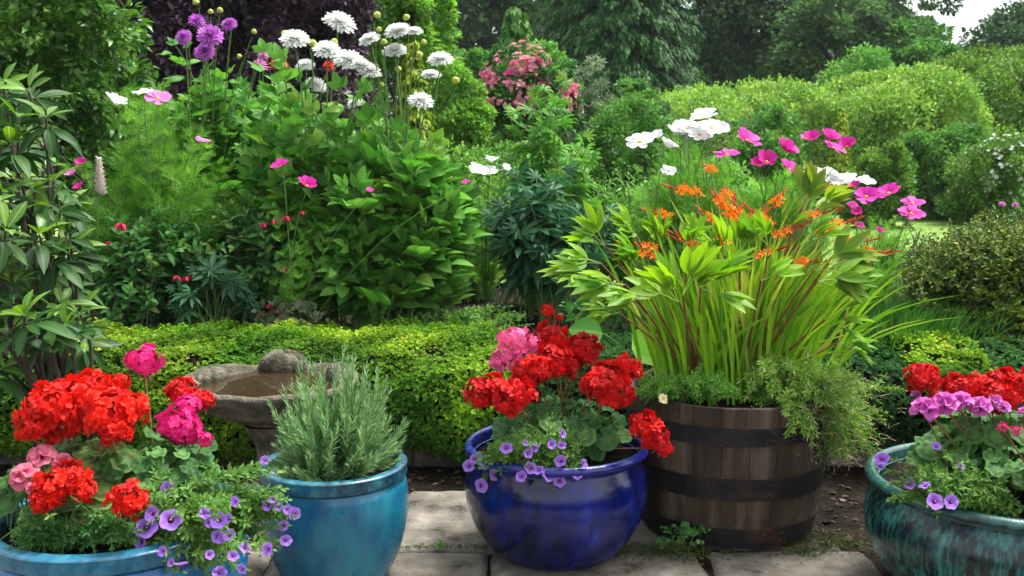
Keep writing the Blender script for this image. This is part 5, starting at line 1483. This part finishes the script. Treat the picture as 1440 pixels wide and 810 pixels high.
def spray(o, q, b, k, bend, fpx=12):
    m = b * .4 + q * .6; m[2] = max(q[2] + .02, b[2] + (q[2] - b[2]) * .95)
    path = bez(b, m, q, 16); mb = MB(); mb.tube(path, np.linspace(.003, .0012, 16), 4, 1)
    tg = nrm(path[-1] - path[-4]); L = .10
    for i in range(k):
        f = i / k; p = q - tg * L * (1 - f) + np.array([0, 0, .004]); sd = (-1) ** i
        lat = nrm(np.cross(tg, [0, 0, 1.0])) * sd
        d = nrm(tg * .5 + lat * .6 + np.array([0, -.35, .55]) + rng.normal(0, .15, 3))
        if f < .62:
            mb.inst(cf, basis(np.cross(d, rng.normal(size=3))[None], d[None]), (p + d * .014)[None], .0225 * rng.uniform(.85, 1.15), mi=0)
            mb.tube([p, p + d * .008, p + d * .016], [.0015, .002, .003], 4, 0)
        else: mb.tube([p, p + d * .010, p + d * .024], [.0014, .0035, .0012], 5, 2)
    for i in range(7):
        p = q + tg * .008 * i; d = nrm(tg * .8 + np.array([0, 0, .5]) + rng.normal(0, .25, 3)); mb.tube([p, p + d * .007, p + d * .016], [.0014, .003 * (1 - i * .08), .001], 5, 2)
    mb.tube([q - tg * .01, q + tg * .03, q + tg * .06], [.0015, .001, .0008], 3, 2)
    return mb.build('flower_spray', [M['orange petal'], M['stem green'], M['red bud']], o)
for (px, py, Y) in [(916, 300, 3.8), (1100, 276, 3.7), (1165, 300, 3.5), (1125, 320, 3.4), (1010, 330, 3.4), (1215, 340, 3.4), (945, 266, 3.9), (969, 267, 3.9), (1004, 277, 3.8), (1019, 270, 3.85), (1036, 289, 3.7), (1058, 298, 3.6), (1076, 301, 3.6), (987, 300, 3.7), (945, 328, 3.6), (950, 337, 3.5), (888, 346, 3.6), (884, 357, 3.55), (1094, 353, 3.35), (1147, 370, 3.3), (1187, 321, 3.5), (1244, 356, 3.4), (1228, 360, 3.4), (1187, 266, 3.9), (993, 236, 4.1), (1030, 285, 3.7), (1066, 300, 3.65), (1012, 283, 3.8), (1196, 312, 3.55), (1040, 296, 3.7)]:
    q = W(px, py, Y); b = sb + np.array([rng.normal(.03, .08), rng.normal(.02, .05), 0]); spray(cr, q, b, 8, 0)

pe = thing('peony_plant', sb + [-.12, -.02, 0], 'peony with broad pale green divided leaves on reddish stems growing in the half barrel', 'peony')
PEO = [pinnate(leafT(.30, 5, .3, .10, .45), 2, .55, .56, .08, .30), pinnate(leafT(.27, 5, .3, .18, .5), 2, .6, .52, .12, .34), pinnate(leafT(.36, 5, .2, .1, .42), 1, .5, .62, .05, .34)]
cl = Cloud(); cr_ = Cloud(); sm = MB()
for (px, py, Y, dx, dz, s, red) in [(835, 385, 3.45, -1, -.05, .22, 0), (850, 345, 3.5, -.9, .35, .20, 0), (880, 400, 3.3, -1, -.1, .22, 0), (905, 372, 3.45, -.7, .25, .2, 0), (895, 330, 3.6, -.6, .5, .18, 0),
        (960, 415, 3.2, .6, .3, .24, 0), (955, 425, 3.15, -.8, .25, .24, 0), (985, 405, 3.2, .95, .1, .24, 0), (930, 350, 3.5, -.4, .6, .18, 0), (960, 350, 3.4, .3, .7, .16, 0), 
        (1040, 355, 3.4, .3, .8, .18, 0), (1020, 360, 3.35, -.5, .7, .18, 0), (870, 440, 3.35, -.8, -.4, .14, 0), (845, 370, 3.6, -1, .15, .2, 0), (990, 345, 3.5, -.6, .8, .17, 0), (915, 420, 3.25, -.9, .0, .2, 0),
        (1125, 345, 3.3, .9, .6, .2, 0), (1130, 300, 3.45, .9, .7, .2, 1), (1095, 330, 3.4, .6, .8, .18, 1), (1145, 380, 3.25, 1, .15, .24, 1), (1165, 370, 3.3, 1, .3, .2, 1), (1080, 345, 3.35, -.6, .6, .17, 0), (1150, 395, 3.2, 1, -.1, .22, 0), (1160, 450, 3.25, 1, -.15, .2, 0),
        (1135, 275, 3.5, .3, 1, .14, 1), (1145, 290, 3.5, 1, .5, .17, 1), (1070, 395, 3.2, .4, .4, .16, 0), (1180, 480, 3.3, 1, -.4, .16, 0)]:
    q = W(px, py, Y); b = sb + np.array([-.1 if px < 1010 else .05, -.02, 0]) + rng.normal(0, .025, 3) * [1, 1, 0]
    m = b * .35 + q * .65; m[2] = b[2] + (q[2] - b[2]) * .75 - .02
    sm.tube(bez(b, m, q, 8), np.linspace(.0052, .003, 8), 6)
    for k in range(3 if red or px > 1050 else 4):
        d = nrm(np.array([dx + rng.normal(0, .25), -.3 + rng.normal(0, .35), dz + .25 + rng.normal(0, .3)]))
        (cr_ if red else cl).add(q, d, np.array([0, -.45, 1.0]) + rng.normal(0, .25, 3), s * (1 if k == 0 else .85) * .95)
mb = MB(); cl.emit(mb, PEO, 0, .1); mb.build('foliage', M['peony leaf'], pe)
mb = MB(); cr_.emit(mb, PEO, 0, .1); mb.build('young_foliage', M['peony red leaf'], pe); sm.build('stems', M['stem red'], pe)

trailer('trailing_plant', 'wispy trailing plant with beige dry tips spilling over the right of the half barrel', 'trailing plant', sb + [.16, -.12, 0], F_cream, [],
    [(random.uniform(1040, 1205), random.uniform(515, 575), random.uniform(3.15, 3.4)) for _ in range(90)] + [(random.gauss(1188, 26), random.uniform(540, 650), random.uniform(3.2, 3.5)) for _ in range(170)] + [(random.uniform(1100, 1150), random.uniform(575, 632), 3.12) for _ in range(14)],
    .030, 'trailer leaf', temps=[leafT(.24, 2, .2, .2, .5)], density=18, arch=.9)
dry = MB()
tw = [o for o in COL.objects if o.get('category') == 'trailing plant'][0]
for i in range(420):
    p = W(rng.normal(1180, 34), rng.uniform(530, 655), rng.uniform(3.15, 3.45)); d = nrm([rng.normal(0, 1), rng.normal(-.5, .6), rng.normal(.3, .6)]); e = p + d * rng.uniform(.02, .05)
    dry.tube([p, (p + e) / 2 + [0, 0, .004], e], [.0006, .0006, .0016], 3)
M['dry tip'] = leaf_mat('dry tip', (.28, .24, .15), (.45, .40, .27), rough=.8)
dry.build('dry_twigs', M['dry tip'], tw)['kind'] = 'stuff'
trailer('sedum_mat', 'low bright green mat with one cream flower at the left rim of the half barrel', 'ground cover', sb + [-.2, -.12, 0], F_cream, [(932, 561, 15, 3.12)],
    [(random.uniform(893, 1040), random.uniform(540, 562), random.uniform(3.16, 3.3)) for _ in range(110)], .018, 'sedum leaf', temps=[leafT(.3, 2, .2, .2, .5)], density=18, arch=.4)
ho = thing('hosta_plant', base_at(905, 4.3), 'broad round leaved plant between the cobalt blue pot and the barrel foliage', 'hosta')
cl = Cloud(); sm = MB()
for (px, py, Y, s, dx, dz, nz) in [(885, 468, 4.0, .22, .8, -.4, .2), (900, 502, 3.85, .17, .3, .6, -1.0), (850, 470, 4.2, .16, -.7, .2, .3), (930, 450, 4.1, .2, .9, .1, .5)]:
    q = W(px, py, Y); b = base_at(905, 4.3); sm.tube(bez(b, (b + q) / 2 + [0, 0, .03], q, 6), .003, 5)
    cl.add(q, nrm([dx, -.3, dz]), nrm([0, -1, .6]), s)
mb = MB(); cl.emit(mb, [leafT(.85, 6, .12, .25, .4, pet=.05)], 0, .08); mb.build('foliage', M['dahlia leaf'], ho); sm.build('stems', M['stem green'], ho)
# small weeds in the paving joints
wd = foliage_plant('weed_plant', 'little round leaved weed with moss at the foot of the half barrel on the paving', 'weed', 960, 3.18, (925, 1000, 740, 775), 22, 2, .03, [round_leaf(5, 2)], 'fuchsia leaf', seed=91, sr=.001, spread=.03, start=.7, per=1, z=0)
wd = foliage_plant('weed_plant', 'tiny green weed growing in the joint of the front paving slabs', 'weed', 617, 3.23, (608, 628, 760, 775), 10, 3, .012, LEAF_MID, 'small leaf', seed=92, sr=.0008, spread=.01, start=.4, z=0)

# moss cushions in the joints and round the foot of the barrel
ms = MB(); P = []
for (x0, y0, sx, sy, n) in [(.62, 3.29, .03, .07, 260), (.30, 3.23, .16, .012, 260), (.52, 3.18, .10, .03, 420), (-.25, 3.228, .12, .008, 140), (1.05, 3.30, .10, .04, 420), (.98, 3.18, .05, .02, 160), (.25, 3.5, .015, .12, 220), (.9, 3.24, .2, .02, 260)]:
    P.append(np.stack([rng.normal(x0, sx, n), rng.normal(y0, sy, n), rng.uniform(.0, .008, n)], -1))
P = np.concatenate(P); d = nrm(rng.normal(0, .5, P.shape) + [0, 0, 1]); tf = merge([(leafT(.4, 2, .1, .3, .5), rotz(i * 1.26) @ rotx(.7), (0, 0, 0), None) for i in range(5)])
ms.inst(tf, basis(np.cross(d, rng.normal(size=d.shape)), d), P, rng.uniform(.004, .010, len(P)))
M['moss'] = leaf_mat('moss', (.03, .05, .012), (.09, .13, .025), rough=.8); tag(ms.build('moss', M['moss']), kind='stuff')

# ------------------------------------------------------------------ light haze in the distance
hm = bpy.data.materials.new('haze'); hm.use_nodes = True
hn = hm.node_tree.nodes; hl = hm.node_tree.links
hn.remove(hn['Principled BSDF'])
pvn = hn.new('ShaderNodeVolumePrincipled'); pvn.inputs['Color'].default_value = (.85, .9, .95, 1); pvn.inputs['Density'].default_value = HAZE
hl.new(pvn.outputs[0], hn['Material Output'].inputs['Volume'])
mb = MB(); mb.add(boxT(-160, 160, -8, 210, -1.1, 26)); tag(mb.build('haze', hm, smooth=False), kind='stuff')

GROUPS = {'geranium': 'geraniums planted in the glazed pots', 'plant pot': 'glazed pots standing on the paving', 'calibrachoa': 'calibrachoas trailing over the pot rims',
          'dahlia': 'dahlias in the raised bed', 'cosmos': 'cosmos plants in the border', 'fuchsia': 'fuchsia bushes in the raised bed', 'lupin': 'lupins in the raised bed',
          'hedge': 'clipped hedges in the background', 'tree': 'trees beyond the garden', 'shrub': 'shrubs in the middle distance', 'conifer': 'conifers in the background',
          'azalea': 'azalea bushes right of the barrel', 'weed': 'small weeds among the plants and slabs', 'rose bush': 'rose bushes'}
for o in list(COL.objects):
    if o.parent is None and o.get('category') in GROUPS: o['group'] = GROUPS[o['category']]

localize()
